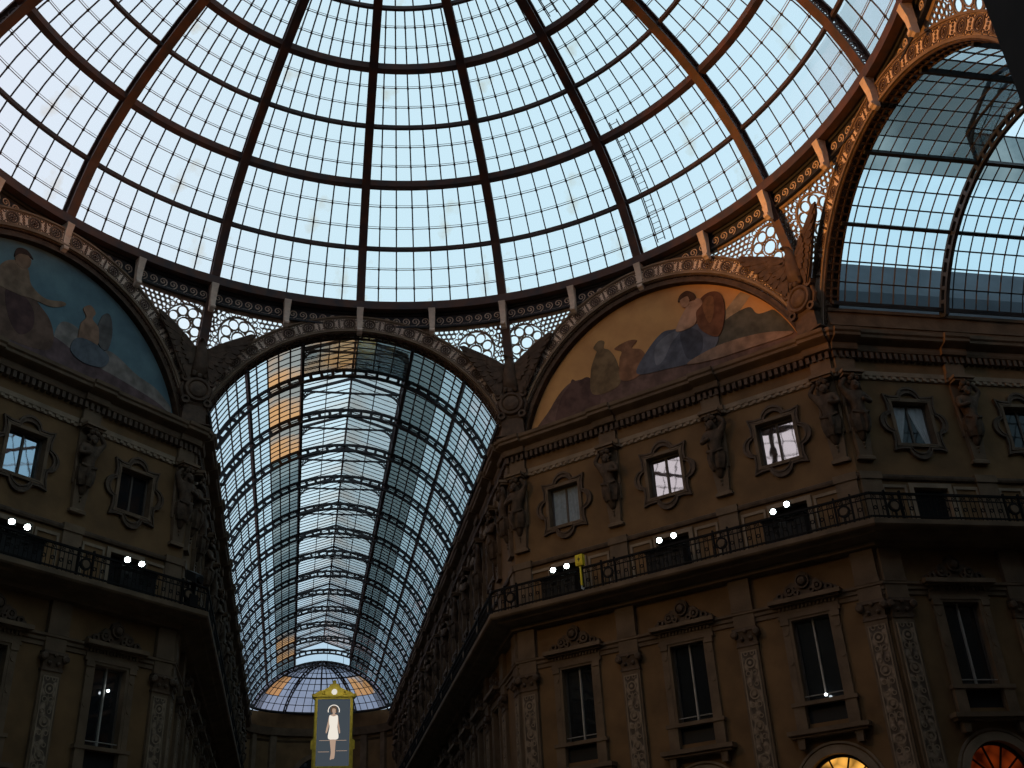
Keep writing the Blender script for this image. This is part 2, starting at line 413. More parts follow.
# lower window: tall casement with a carved pediment, a sill bar and a slab on brackets
def lower_window_meshes():
    z0, z1, w = LO
    r = MB(); r.band([(-w - .12, z0), (-w - .12, z1 + .1), (w + .12, z1 + .1), (w + .12, z0)], [(-w, z0), (-w, z1), (w, z1), (w, z0)], -.1, .3, None, False)
    for s in (-1, 1):
        x0, x1 = sorted((s * .84, s * 1.1)); r.box(x0, x1, -.12, 0, 9.55, 12.6); r.box(x0 - .03, x1 + .03, -.16, 0, 12.4, 12.62)
        r.disc((x0 + x1) / 2, 12.1, .1, -.15, -.1, 8); r.disc((x0 + x1) / 2, 11.0, .1, -.15, -.1, 8)
        x0, x1 = sorted((s * .74, s * 1.16)); r.box(x0, x1, -.2, 0, 8.6, 9.42)
    p = MB(); p.box(-1.2, 1.2, -.14, 0, 12.62, 12.75); p.box(-1.16, 1.16, -.12, 0, 12.75, 13.08); p.box(-1.3, 1.3, -.3, 0, 13.08, 13.16); p.box(-1.4, 1.4, -.46, 0, 13.16, 13.32)
    for i in range(15): p.box(-1.1 + i * .15, -1.03 + i * .15, -.2, 0, 12.95, 13.08)
    k = MB(); k.prism([(-1.3, 13.32), (-1.22, 13.5), (-.85, 13.62), (-.5, 13.95), (-.3, 13.92), (-.2, 14.2), (0, 14.32), (.2, 14.2), (.3, 13.92), (.5, 13.95), (.85, 13.62), (1.22, 13.5), (1.3, 13.32)], -.14, 0)
    for s in (-1, 1):
        k.ring(s * .95, 13.48, .15, .07, -.24, -.1, 10); k.ring(s * .55, 13.62, .2, .11, -.26, -.1, 12); k.disc(s * .55, 13.62, .07, -.28, -.1, 8)
        k.ring(s * .3, 13.5, .12, .05, -.26, -.1, 10)
    k.lathe([(.02, -.36), (.14, -.33), (.2, -.22), (.2, -.1)], (0, 0, 13.9), 'y', 12); k.ring(0, 13.9, .28, .22, -.26, -.1, 14)
    s_ = MB(); s_.box(-1.22, 1.22, -.24, .05, 9.42, 9.56)
    b = MB(); b.box(-1.48, 1.48, -.45, 0, 8.42, 8.58); b.box(-1.4, 1.4, -.36, 0, 8.32, 8.42)
    for s in (-1, 1): b.prism([(s * .9, 8.32), (s * 1.2, 8.32), (s * 1.16, 7.95), (s * .94, 7.95)][::s], -.3, 0)
    f = MB(); f.band([(-w, z0), (-w, z1), (w, z1), (w, z0)], [(-w + .07, z0 + .07), (-w + .07, z1 - .07), (w - .07, z1 - .07), (w - .07, z0 + .07)], .18, .27)
    m = MB(); m.box(-.03, .03, .15, .25, 9.5, z1)
    g = MB(); g.box(-w, w, .24, .27, z0, z1)
    l = MB(); l.box(-w, w, .05, .1, z0, 9.42)
    bar = MB(); bar.tube([(-w, -.02, 9.75), (w, -.02, 9.75)], .02, 4)
    return [r.mesh('jamb', M['stone']), p.mesh('lintel', M['stone']), k.mesh('pediment', M['bronze']), s_.mesh('sill', M['stone']), b.mesh('bracket_shelf', M['stone']),
            f.mesh('casement', M['wood']), m.mesh('mullion', M['palewood']), g.mesh('pane', M['dullpane']), l.mesh('parapet_panel', M['black']), bar.mesh('guard_bar', M['palewood'])]
LW = lower_window_meshes()
def lower_window(mw, t, label, group=None):
    NWIN[0] += 1
    o = O('window_%d' % NWIN[0], LW[0], mw=mw @ Matrix.Translation((t, 0, 0))); tag(o, label, 'window', group, 'structure')
    for n, me in zip(('lintel', 'pediment', 'sill', 'bracket_shelf', 'casement', 'mullion', 'pane', 'parapet_panel', 'guard_bar'), LW[1:]): O(n, me, o)
    return o
def shop_window_meshes():
    zs, R = SHOP
    p = MB(); p.prism([(-R, .1)] + [(R * cos(pi - pi * k / 16), zs + R * sin(pi - pi * k / 16)) for k in range(17)] + [(R, .1)], .3, .34)
    f = MB(); f.ring(0, zs, R, R - .1, .2, .3, 20, None, 0, pi); f.box(-R, R, .2, .3, zs - .06, zs + .06)
    for a in (40, 72, 108, 140): f.beam([(0, .25, zs), ((R - .05) * cos(radians(a)), .25, zs + (R - .05) * sin(radians(a)))], (0, 1, 0), .06, .05)
    for x in (-.6, 0, .6): f.box(x - .03, x + .03, .2, .3, 0, zs)
    return p, f.mesh('fan_frame', M['black'])
SW = shop_window_meshes()
def shop_window(mw, t, label, mat):
    NWIN[0] += 1
    o = O('window_%d' % NWIN[0], SW[1], mw=mw @ Matrix.Translation((t, 0, 0))); tag(o, label, 'window', None, 'structure')
    O('lit_pane', SW[0].mesh('lit_pane', M[mat]), o)
    return o

# railing
def railing(mw, t0, t1, m0, m1, posts, label):
    D = 1.2; a, b = t0 - m0 * D, t1 + m1 * D
    r = O('balcony_railing', None, mw=mw); tag(r, label, 'railing', 'wrought iron balcony railings')
    h = MB(); h.box(a, b, -D - .05, -D + .05, 16.18, 16.26); O('handrail', h, r, M['rail'])
    h = MB(); h.box(a, b, -D - .03, -D + .03, 15.3, 15.36); h.box(a, b, -D - .02, -D + .02, 15.98, 16.02); O('lower_rail', h, r, M['rail'])
    g = MB(); t = a + .1; i = 0
    while t < b - .05:
        g.tube([(t, -D, 15.2), (t, -D, 16.2)], .017, 4)
        if i % 2: g.ring(t - .09, 15.66, .085, .05, -D - .015, -D + .015, 8); g.ring(t - .09, 16.1, .06, .035, -D - .012, -D + .012, 7)
        t += .18; i += 1
    O('ironwork', g, r, M['rail'])
    for p in posts:
        q = MB(); q.box(p - .34, p - .28, -D - .05, -D + .05, 15.2, 16.34); q.box(p + .28, p + .34, -D - .05, -D + .05, 15.2, 16.34)
        q.ring(p, 15.74, .24, .17, -D - .05, -D + .02, 14); q.box(p - .02, p + .02, -D - .02, -D + .02, 15.2, 15.52); q.box(p - .02, p + .02, -D - .02, -D + .02, 15.96, 16.2)
        qo = O('post', q, r, M['rail'])
        O('roundel', MB().disc(p, 15.74, .15, -D - .07, -D + .01, 14), qo, M['stone'])
    return r

# carved half-length figures on tapering plinths
def statue_meshes():
    N = [((0, -.30, 1.72), .30), ((0, -.33, 2.1), .25), ((0, -.36, 2.55), (.36, .27)), ((0, -.38, 2.86), .15), ((0, -.44, 3.1), .2), ((0, -.43, 3.32), .17),
         ((-.36, -.34, 2.72), .16), ((-.6, -.40, 3.06), .115), ((-.30, -.42, 3.42), .09),
         ((.36, -.34, 2.72), .16), ((.52, -.50, 2.32), .115), ((.08, -.66, 2.42), .09),
         ((-.06, -.28, 1.3), .27), ((0, -.22, .95), .19), ((0, -.17, .7), .11)]
    Eg = [(0, 1), (1, 2), (2, 3), (3, 4), (4, 5), (2, 6), (6, 7), (7, 8), (2, 9), (9, 10), (10, 11), (0, 12), (12, 13), (13, 14)]
    body = skinned('body', N, Eg, M['statue'])
    h = MB()                                                             # curls of hair and beard
    for x, y, z, r in ((-.13, -.5, 3.36, .12), (.13, -.5, 3.36, .12), (0, -.45, 3.48, .15), (-.2, -.42, 3.2, .1), (.2, -.42, 3.2, .1), (0, -.6, 2.93, .1), (-.07, -.58, 3.0, .08), (.07, -.58, 3.0, .08)):
        h.lathe([(.01, -r), (r * .7, -r * .7), (r, 0), (r * .7, r * .7), (.01, r)], (x, y, z), 'z', 8)
    d = MB()                                                             # cloth knotted round the hips, hanging folds
    d.loops([[((.36 + .05 * (k % 2)) * w * cos(2 * pi * k / 16), -.3 + (.26 + .04 * (k % 2)) * w * sin(2 * pi * k / 16), z) for k in range(16)] for w, z in ((.7, 1.98), (.98, 1.86), (1.05, 1.6), (.95, 1.3), (.72, 1.08))])
    d.tube([(-.34, -.46, 1.9), (0, -.64, 1.78), (.34, -.46, 1.92)], [.07, .1, .07], 6); d.tube([(.08, -.62, 1.78), (.12, -.6, 1.4), (.06, -.5, 1.02)], [.1, .09, .03], 6)
    p = MB(); p.loops([[(-w, -.0, z), (-w, -y, z), (w, -y, z), (w, 0, z)] for w, y, z in ((.36, .2, 0), (.36, .2, .12), (.26, .17, .16), (.34, .22, 1.2), (.36, .26, 1.3))])
    for i in range(4): p.lathe([(.01, -.06), (.09 - i * .015, 0), (.01, .08)], (0, -.22 - i * .0, .98 - i * .17), 'z', 7)
    for s in (-1, 1): p.tube([(s * .36, -.1, 3.0), (s * .38, -.14, 2.0), (s * .3, -.14, 1.2)], [.05, .07, .05], 5)
    p.box(-.4, .4, -.12, 0, 1.2, 3.6)
    i = MB(); i.box(-.46, .46, -.6, 0, 3.62, 3.74); i.box(-.4, .4, -.5, 0, 3.52, 3.62)
    return body, h.mesh('hair', M['statue']), d.mesh('drapery', M['statue']), p.mesh('plinth', M['stone']), i.mesh('impost', M['stone'])
ST = statue_meshes()
def statue(mw, t, label, flip=1, group=None):
    r = O('atlas_statue', None, mw=mw @ Matrix.Translation((t, 0, 18.1)) @ Matrix.Diagonal((flip, 1, 1, 1)))
    tag(r, label, 'statue', group or 'carved stone figures between the square windows')
    for n, m in zip(('body', 'hair', 'drapery', 'plinth', 'impost'), ST): O(n, m, r, smooth=(n == 'body'))
    return r

# floodlights with the black cases they stand behind
def flood_meshes():
    h = MB(); h.loops([[(-w, y, -g), (w, y, -g), (w, y, g), (-w, y, g)] for w, g, y in ((.13, .13, -.16), (.14, .14, -.12), (.12, .12, .02), (.07, .07, .14))])
    l = MB(); l.lathe([(.005, -.2), (.07, -.195), (.1, -.18), (.11, -.155), (.005, -.155)], (0, 0, 0), 'y', 20)
    b = MB(); b.tube([(-.17, 0, 0), (-.17, 0, -.2), (.17, 0, -.2), (.17, 0, 0)], .018, 4); b.tube([(0, 0, -.2), (0, 0, -.62)], .022, 5); b.box(-.12, .12, -.12, .12, -.64, -.6)
    return h.mesh('housing', M['black']), l.mesh('lens', M['lamp']), b.mesh('bracket', M['rail'])
FL = flood_meshes()
def floodlight(P, aim, label):
    r = O('floodlight', None); d = (Vector(aim) - Vector(P)).normalized()
    r.matrix_world = Matrix.Translation(P) @ Matrix.Rotation(atan2(d.y, d.x) + pi / 2, 4, 'Z')
    tag(r, label, 'floodlight', 'floodlights on the balcony')
    tilt = Matrix.Rotation(-math.asin(d.z), 4, 'X')
    O('bracket', FL[2], r)
    h = O('housing', FL[0], r); h.matrix_local = tilt
    O('lens', FL[1], h)
    return r
def case_mesh():
    c = MB(); c.box(-.85, .85, -.22, .22, .06, .92); c.box(-.9, .9, -.25, .25, .92, .98)
    for x in (-.7, .7): c.box(x - .06, x + .06, -.2, .2, 0, .06)
    h = MB()
    for x in (-.5, .5): h.tube([(x - .1, -.23, .5), (x - .1, -.28, .5), (x + .1, -.28, .5), (x + .1, -.23, .5)], .015, 4)
    return c.mesh('case', M['black']), h.mesh('handle', M['rail'])
CASE = case_mesh()
def case(mw, t, label):
    o = O('equipment_case', CASE[0], mw=mw @ Matrix.Translation((t, -.85, 15.24))); tag(o, label, 'case', 'black cases on the balcony'); O('handle', CASE[1], o)

NE = frame(AP * sqrt(.5), AP * sqrt(.5), 45); NW = frame(-AP * sqrt(.5), AP * sqrt(.5), -45)
EA = frame(A1, HW, 0); NR = frame(HW, A1, 90); NL = frame(-HW, A1, -90)
B = 5.067; CB = (-B, 0, B); CP = (-7.42, -B / 2, B / 2, 7.42)
F = {}
W1, W2, W3 = 'the orange mural', 'the dark blue mural', 'the bluish side vault'
facade('wall_northeast', 'ochre stone wall with three bays below the orange mural', NE, -CL, CL, TAN, TAN, CB, CP)
facade('wall_northwest', 'dim brown stone wall with bays below the dark blue mural', NW, -CL, CL, TAN, TAN, CB, CP)
EL = 30; EP = [.45, 5.31] + [5.31 + 4.94 * k for k in range(1, 5)]; EB = [2.88 + 4.94 * k for k in range(5)]
facade('wall_east', 'shadowed stone wall under the bluish side vault', EA, 0, EL, TAN, 0, EB, EP)
NLEN = 62.6; NP = [.45] + [3.6 + 4.51 * k for k in range(13)]; NB = [5.85 + 4.51 * k for k in range(12)]
# along the east side the local x axis runs back towards the octagon, along the west side away from it
facade('wall_right', 'long arcade wall receding from the orange mural corner', NR, -NLEN, 0, 0, TAN, [-b for b in NB][::-1], [-p for p in NP])
facade('wall_left', 'long arcade wall receding from the dark blue mural corner', NL, 0, NLEN, TAN, 0, NB, NP)
# windows on the octagon
upper_window(NE, -B, 'square lobed window with grey curtains nearest the long arcade, below the orange mural', 'mirror', (CLOSED, 'greycurtain', 'drawn grey blue curtain'))
upper_window(NE, 0, 'square lobed window with pinkish reflections, second from the arcade, below the orange mural', 'mirror')
upper_window(NE, B, 'square lobed window with bright reflections beside the corner pair of statues', 'mirror')
upper_window(NW, 0, 'square lobed window reflecting blue light under the dark blue mural', 'bluepane')
upper_window(NW, B, 'unlit square lobed window under the dark blue mural, next to the arcade', 'darkpane')
upper_window(NW, -B, 'square lobed window at the far edge under the dark blue mural', 'dullpane')
upper_window(EA, EB[0], 'square lobed window with parted white curtains under the bluish side vault', 'darkpane', (PARTED, 'curtain', 'parted white curtain'))
upper_window(EA, EB[1], 'dark square lobed window with an open casement under the bluish side vault', 'darkpane')
for k in (2, 3): upper_window(EA, EB[k], 'dark square lobed window farther along the side arm, %s past the curtained one' % ORD[k - 1], 'darkpane')
for k, s in enumerate(('nearest the long arcade', 'in the middle bay', 'above the yellow lit shop arch')):
    lower_window(NE, CB[k], 'tall pedimented window below the orange mural, ' + s)
for k, s in enumerate(('at the outer edge', 'in the middle bay', 'next to the arcade')):
    lower_window(NW, CB[k], 'tall dark pedimented window below the dark blue mural, ' + s)
for k in range(4): lower_window(EA, EB[k], 'tall dark pedimented window on the shadowed side wall, %s from the corner' % ORD[k])
for k, b in enumerate(NB):
    for mw, s, w in ((NR, -1, W1), (NL, 1, W2)):
        upper_window(mw, s * b, 'square lobed window on the long arcade wall beside %s, %s from the octagon' % (w, ORD[k]), 'dullpane', group='square windows along the arcade')
        lower_window(mw, s * b, 'tall pedimented window on the long arcade wall beside %s, %s from the octagon' % (w, ORD[k]), group='tall windows along the arcade')
shop_window(NE, B, 'round-headed shop window glowing yellow at the foot of the wall', 'amber')
shop_window(EA, EB[0], 'round-headed shop window glowing dull red on the shadowed side', 'red')
# railings
railing(NE, -CL, CL, TAN, TAN, CP, 'black iron balcony railing on the wall below the orange mural')
railing(NW, -CL, CL, TAN, TAN, CP, 'black iron balcony railing on the wall below the dark blue mural')
railing(EA, 0, EL, TAN, 0, EP, 'black iron balcony railing under the bluish side vault')
railing(NR, -NLEN, 0, 0, TAN, [-p for p in NP], 'black iron balcony railing along the arcade beside the orange mural')
railing(NL, 0, NLEN, TAN, 0, NP, 'black iron balcony railing along the arcade beside the dark blue mural')
# statues
for k, t in enumerate(CP):
    where = ('at the arcade corner', 'between the first and second windows', 'between the second and third windows', 'at the corner with the side arm')[k]
    statue(NE, t, 'carved stone figure below the orange mural, ' + where, 1 if k % 2 else -1)
    where = ('at the far outer corner', 'past the blue reflecting window', 'between the blue window and the unlit one', 'at the arcade corner')[k]
    statue(NW, t, 'carved stone figure below the dark blue mural, ' + where, 1 if k % 2 else -1)
for k, t in enumerate(EP[:4]): statue(EA, t, 'carved stone figure on the shadowed side wall, %s from the corner' % ORD[k], -1 if k % 2 else 1)
for k, t in enumerate(NP):
    statue(NR, -t, 'carved stone figure on the arcade wall beside the orange mural, %s from the octagon' % ORD[k], 1 if k % 2 else -1, 'carved stone figures along the arcade')
    statue(NL, t, 'carved stone figure on the arcade wall beside the dark blue mural, %s from the octagon' % ORD[k], 1 if k % 2 else -1, 'carved stone figures along the arcade')
# floodlights in pairs, with their cases
AIM = Vector((-3, -14, 14))
def pair(mw, t, da, db, za, zb, where, w):
    for tt, z, s in ((t + da, za, 'left'), (t + db, zb, 'right')):
        floodlight(mw @ Vector((tt, -1.0, z)), AIM, 'white floodlight, %s of the pair %s, below %s' % (s, where, w))
    case(mw, t, 'black equipment case under the floodlights %s, below %s' % (where, w))
pair(NE, -B, -.22, .46, 16.5, 16.52, 'nearest the arcade', W1)
pair(NE, 0, -.16, .50, 16.56, 16.6, 'in the middle bay', W1)
pair(NE, B, -.32, .26, 16.48, 16.64, 'nearest the side arm', W1)
pair(NW, 0, -.55, .08, 16.55, 16.52, 'under the blue window', W2)
pair(NW, B, -.58, .10, 16.45, 16.45, 'nearest the arcade', W2)
# yellow hoist hanging over the railing, dark camera on the far balcony corner
h = O('hoist', None, mw=NE @ Matrix.Translation((-B + 1.28, -1.3, 15.35))); tag(h, 'small yellow hoist hanging beside the floodlights nearest the arcade', 'hoist')
b = MB(); b.box(-.17, .17, -.1, .12, .95, 1.42); b.box(-.1, .1, -.13, -.1, 1.02, 1.1); O('body', b, h, M['yellow'])
b = MB(); b.prism([(-.06, 1.2), (.02, 1.34), (.0, 1.24), (.07, 1.24), (-.02, 1.08), (0, 1.2)], -.115, -.09); O('emblem', b, h, M['black'])
b = MB(); b.tube([(0, 0, .95), (0, 0, .1)], .05, 5); O('strap', b, h, M['yellow'])
b = MB(); b.tube([(0, 0, .12), (.0, 0, -.02), (.07, 0, -.08), (.1, 0, -.0)], .035, 5); O('hook', b, h, M['curtain'])
c = O('security_camera', None, mw=NW @ Matrix.Translation((CL - .25, -1.05, 16.25))); tag(c, 'dark tilted camera on the balcony corner by the arcade, below the dark blue mural', 'camera')
b = MB(); b.loops([[(-w, y, -g + k), (w, y, -g + k), (w, y, g + k), (-w, y, g + k)] for w, g, y, k in ((.2, .2, -.5, .1), (.2, .2, .1, .42), (.12, .14, .3, .5))]); O('housing', b, c, M['black'])
b = MB(); b.lathe([(.15, -.62), (.15, -.5), (.1, -.48)], (0, 0, .06), 'y', 10); O('lens_hood', b, c, M['rail'])
b = MB(); b.tube([(0, -.1, .3), (0, -.1, -.5)], .05, 6); b.box(-.2, .2, -.3, .1, -1.0, -.5); O('stand', b, c, M['rail'])
for mw, t, label, z in ((NE, B, 'small white lamp on the sill of the tall window above the yellow shop arch', 9.66), (NW, B, 'tiny lamp behind the dark pedimented window next to the arcade', 11.6)):
    o = O('sill_lamp', None, mw=mw @ Matrix.Translation((t + .05, .0, z))); tag(o, label, 'lamp')
    O('bulb', MB().lathe([(.005, -.05), (.05, -.03), (.06, 0), (.05, .04), (.005, .06)], (0, 0, .06), 'z', 10), o, M['tiny']); O('lamp_base', MB().lathe([(.05, -.1), (.05, -.02), (.02, 0)], n=10), o, M['rail'])
# ------------------------------------------------------------------ above the cornice
ZC, RI, RO, ZR, RR = 22.0, 7.5, 8.38, 31.06, 18.1
FACES = [('N', 0, A1, HW), ('NE', 45, AP, CL), ('E', 90, A1, HW), ('SE', 135, AP, CL), ('S', 180, A1, HW), ('SW', 225, AP, CL), ('W', 270, A1, HW), ('NW', 315, AP, CL)]
def face(h, d): return frame(d * sin(radians(h)), d * cos(radians(h)), h)
def arcpts(R, a0, a1, n): return [(R * cos(radians(a0 + (a1 - a0) * k / n)), ZC + R * sin(radians(a0 + (a1 - a0) * k / n))) for k in range(n + 1)]
def arch_meshes(half):
    lim = half - .03
    fn = lambda p: (max(-lim, min(lim, p[0])), p[1], p[2])
    b = MB(); b.band(arcpts(RO, 12, 168, 64), arcpts(RI, 12, 168, 64), -.08, .35, fn, False)
    r = MB()
    for R, w, y in ((RO - .05, .09, -.16), (RI + .05, .1, -.17), (RI + .15, .03, -.12), (RO - .13, .03, -.12)): r.band(arcpts(R + w / 2, 12, 168, 64), arcpts(R - w / 2, 12, 168, 64), y, -.07, fn, False)
    e = MB(); Rm = 7.95
    for k in range(20):
        a = radians(21.6 + 7.2 * k); x, z = Rm * cos(a), ZC + Rm * sin(a)
        if abs(x) > lim - .3: continue
        e.ring(x, z, .26, .2, -.13, -.07, 14); e.disc(x, z, .06, -.15, -.07, 8)
        for q in range(8): e.disc(x + .125 * cos(q * pi / 4), z + .125 * sin(q * pi / 4), .045, -.12, -.07, 6)
        r.ring(x, z, .31, .27, -.12, -.07, 14)
        for da_, dr in ((-2.3, .25), (-2.3, -.25), (2.3, .25), (2.3, -.25)):
            x2, z2 = (Rm + dr) * cos(a + radians(da_)), ZC + (Rm + dr) * sin(a + radians(da_)); e.ring(x2, z2, .09, .06, -.11, -.07, 8)
        a2 = a + radians(3.6)
        for dr in (-.26, -.13, 0, .13, .26):
            x2, z2 = (Rm + dr) * cos(a2), ZC + (Rm + dr) * sin(a2)
            if abs(x2) < lim - .1: e.ring(x2, z2, .06, .035, -.11, -.07, 7)
    s = MB()                                                              # coffered soffit behind the face
    s.band(arcpts(RI + .03, 12, 168, 64), arcpts(RI, 12, 168, 64), -.05, .62, fn, False)
    for y in (-.04, .24, .55): s.band(arcpts(RI, 12, 168, 64), arcpts(RI - .06, 12, 168, 64), y, y + .07, fn, False)
    for k in range(60):
        a = radians(13 + 154 * k / 59); d = Vector((cos(a), 0, sin(a)))
        s.beam([(RI - .03) * d + Vector((0, -.04, ZC)), (RI - .03) * d + Vector((0, .62, ZC))], (-sin(a), 0, cos(a)), .09, .06)
    return b.mesh('arch_band', M['band']), r.mesh('moulding', M['pale']), e.mesh('rosette_relief', M['rosette']), s.mesh('soffit', M['bronze'])
AM = {HW: arch_meshes(HW), CL: arch_meshes(CL)}
ANAME = {'N': 'ornate rosette arch framing the long glass arcade', 'NE': 'ornate rosette arch around the orange mural', 'E': 'ornate rosette arch lit orange before the bluish side vault',
         'NW': 'ornate rosette arch around the dark blue mural'}
for n, h, d, half in FACES:
    if n not in ANAME: continue
    r = O('ornate_arch', None, mw=face(h, d)); tag(r, ANAME[n], 'arch', 'rosette arches of the octagon')
    for nm, me in zip(('band', 'moulding', 'rosette_relief', 'soffit'), AM[half]): O(nm, me, r)

# ---- murals
def spline(P, n=6):
    out = []; m = len(P)
    for i in range(m):
        a, b, c, d = (Vector(P[(i + k - 1) % m]) for k in range(4))
        for k in range(n):
            t = k / n; v = .5 * ((2 * b) + (c - a) * t + (2 * a - 5 * b + 4 * c - d) * t * t + (3 * b - a - 3 * c + d) * t ** 3)
            out.append((v.x, v.y))
    return out
def paint(name, col, var=.3, col2=None, scale=1.2): return solid(name, col, .8, var=max(var, .45), scale=scale * 1.8, col2=col2, spec=.15, bump=.1)
def mural(h, d, label, bg, frame_col, shapes):
    cv = MB(); cv.prism([(-7.0, 23.55)] + [p for p in arcpts(7.2, 167, 13, 48) if p[1] > 23.55] + [(7.0, 23.55)], .3, .4)
    o = O('mural', cv, None, bg, mw=face(h, d)); tag(o, label, 'mural')
    f = MB(); f.band(arcpts(7.4, 12, 168, 64), arcpts(7.13, 12, 168, 64), .02, .33, None, False); f.band(arcpts(7.21, 12, 168, 64), arcpts(7.13, 12, 168, 64), -.04, .33, None, False)
    O('frame', f, o, frame_col)
    y = .298
    for nm, mt, P in shapes:
        P = spline(P); P = [(x * min(1, 7.08 / max(.1, sqrt(x * x + (z - ZC) ** 2))), ZC + (z - ZC) * min(1, 7.08 / max(.1, sqrt(x * x + (z - ZC) ** 2)))) for x, z in P]
        P = [(x, max(z, 23.56)) for x, z in P]
        O(nm, MB().prism(P, y - .004, .31), o, mt); y -= .006
    return o
mural(45, AP, 'semicircular painted mural with figures under a tan orange sky', paint('tan_painted_sky', (.58, .33, .13), .25, (.46, .25, .10), .5), M['bronze'], [
    ('painted_cloud', paint('painted_smoke', (.36, .28, .18)), [(3.3, 26.2), (3.9, 26.9), (4.9, 27.6), (5.1, 27.2), (4.4, 26.5), (3.9, 25.8)]),
    ('painted_hills', paint('painted_hills', (.10, .10, .08)), [(2.8, 25.7), (3.7, 26.3), (4.8, 26.5), (5.2, 26.0), (6.4, 25.9), (6.9, 25.0), (6.6, 24.3), (4.5, 24.6), (3.0, 25.0)]),
    ('painted_ground', paint('painted_ground', (.17, .105, .085), .4), [(-6.3, 23.6), (-5.6, 25.0), (-4.6, 25.9), (-3.6, 25.9), (-2.4, 25.6), (-1.0, 25.6), (1.5, 25.2), (3.6, 25.1), (6.6, 24.6), (6.9, 23.6), (0, 23.4)]),
    ('painted_rock', paint('painted_rock', (.12, .07, .06), .4), [(-5.3, 24.0), (-5.0, 25.3), (-4.5, 25.8), (-4.3, 26.1), (-4.0, 25.9), (-3.4, 25.9), (-2.9, 25.0), (-3.2, 24.1)]),
    ('painted_figure', paint('painted_olive_cloth', (.22, .15, .08)), [(-3.3, 25.0), (-3.25, 26.2), (-2.95, 26.9), (-2.85, 27.1), (-3.0, 27.35), (-2.7, 27.62), (-2.4, 27.5), (-2.45, 27.15), (-2.15, 26.9), (-1.85, 26.2), (-1.75, 25.1), (-2.4, 24.8)]),
    ('painted_figure', paint('painted_ruddy_cloth', (.30, .15, .08)), [(-1.75, 25.2), (-1.7, 26.2), (-1.55, 26.6), (-1.9, 26.9), (-1.2, 27.05), (-.7, 26.9), (-1.0, 26.6), (-.5, 26.3), (-.3, 25.5), (-1.0, 25.0)]),
    ('painted_robe', paint('painted_blue_robe', (.12, .13, .16)), [(-.9, 25.2), (-.2, 26.2), (.6, 26.8), (1.2, 26.75), (2.1, 26.6), (2.9, 26.5), (3.2, 25.4), (2.2, 24.8), (.6, 24.9)]),
    ('painted_fold', paint('painted_light_blue_fold', (.19, .20, .23)), [(.2, 26.2), (.9, 26.6), (1.5, 26.55), (1.0, 26.1), (.5, 25.4), (.1, 25.3)]),
    ('painted_fold', paint('painted_dark_blue_fold', (.075, .08, .10)), [(1.5, 26.4), (2.1, 26.45), (2.5, 25.9), (2.3, 25.1), (1.7, 25.0), (1.5, 25.7)]),
    ('painted_highlight', paint('painted_pale_ground', (.30, .20, .14)), [(1.6, 24.8), (3.2, 25.15), (5.2, 25.0), (6.5, 24.5), (4.5, 24.5), (2.8, 24.55)]),
    ('painted_basket', paint('painted_brown_load', (.17, .075, .04), .4), [(2.5, 26.2), (2.35, 27.0), (2.6, 27.7), (3.1, 27.95), (3.6, 27.75), (3.75, 27.1), (3.6, 26.2), (3.2, 25.6)]),
    ('painted_torso', paint('painted_pale_skin', (.47, .29, .19)), [(1.3, 26.6), (1.55, 27.1), (1.9, 27.55), (2.1, 27.8), (2.6, 27.85), (2.75, 27.5), (2.4, 27.2), (2.3, 26.65), (1.8, 26.5)]),
    ('painted_strap', paint('painted_basket_light', (.27, .13, .06)), [(2.75, 27.4), (3.0, 27.75), (3.3, 27.6), (3.2, 26.8), (2.95, 26.4), (2.8, 26.8)]),
    ('painted_head', paint('painted_face', (.42, .25, .15)), [(1.75, 27.75), (1.7, 28.05), (1.9, 28.25), (2.15, 28.1), (2.15, 27.8), (1.95, 27.62)]),
    ('painted_hair', paint('painted_hair', (.09, .045, .025)), [(1.6, 28.05), (1.75, 28.35), (2.1, 28.45), (2.4, 28.2), (2.45, 27.85), (2.2, 27.9), (2.1, 28.15), (1.85, 28.15)]),
])
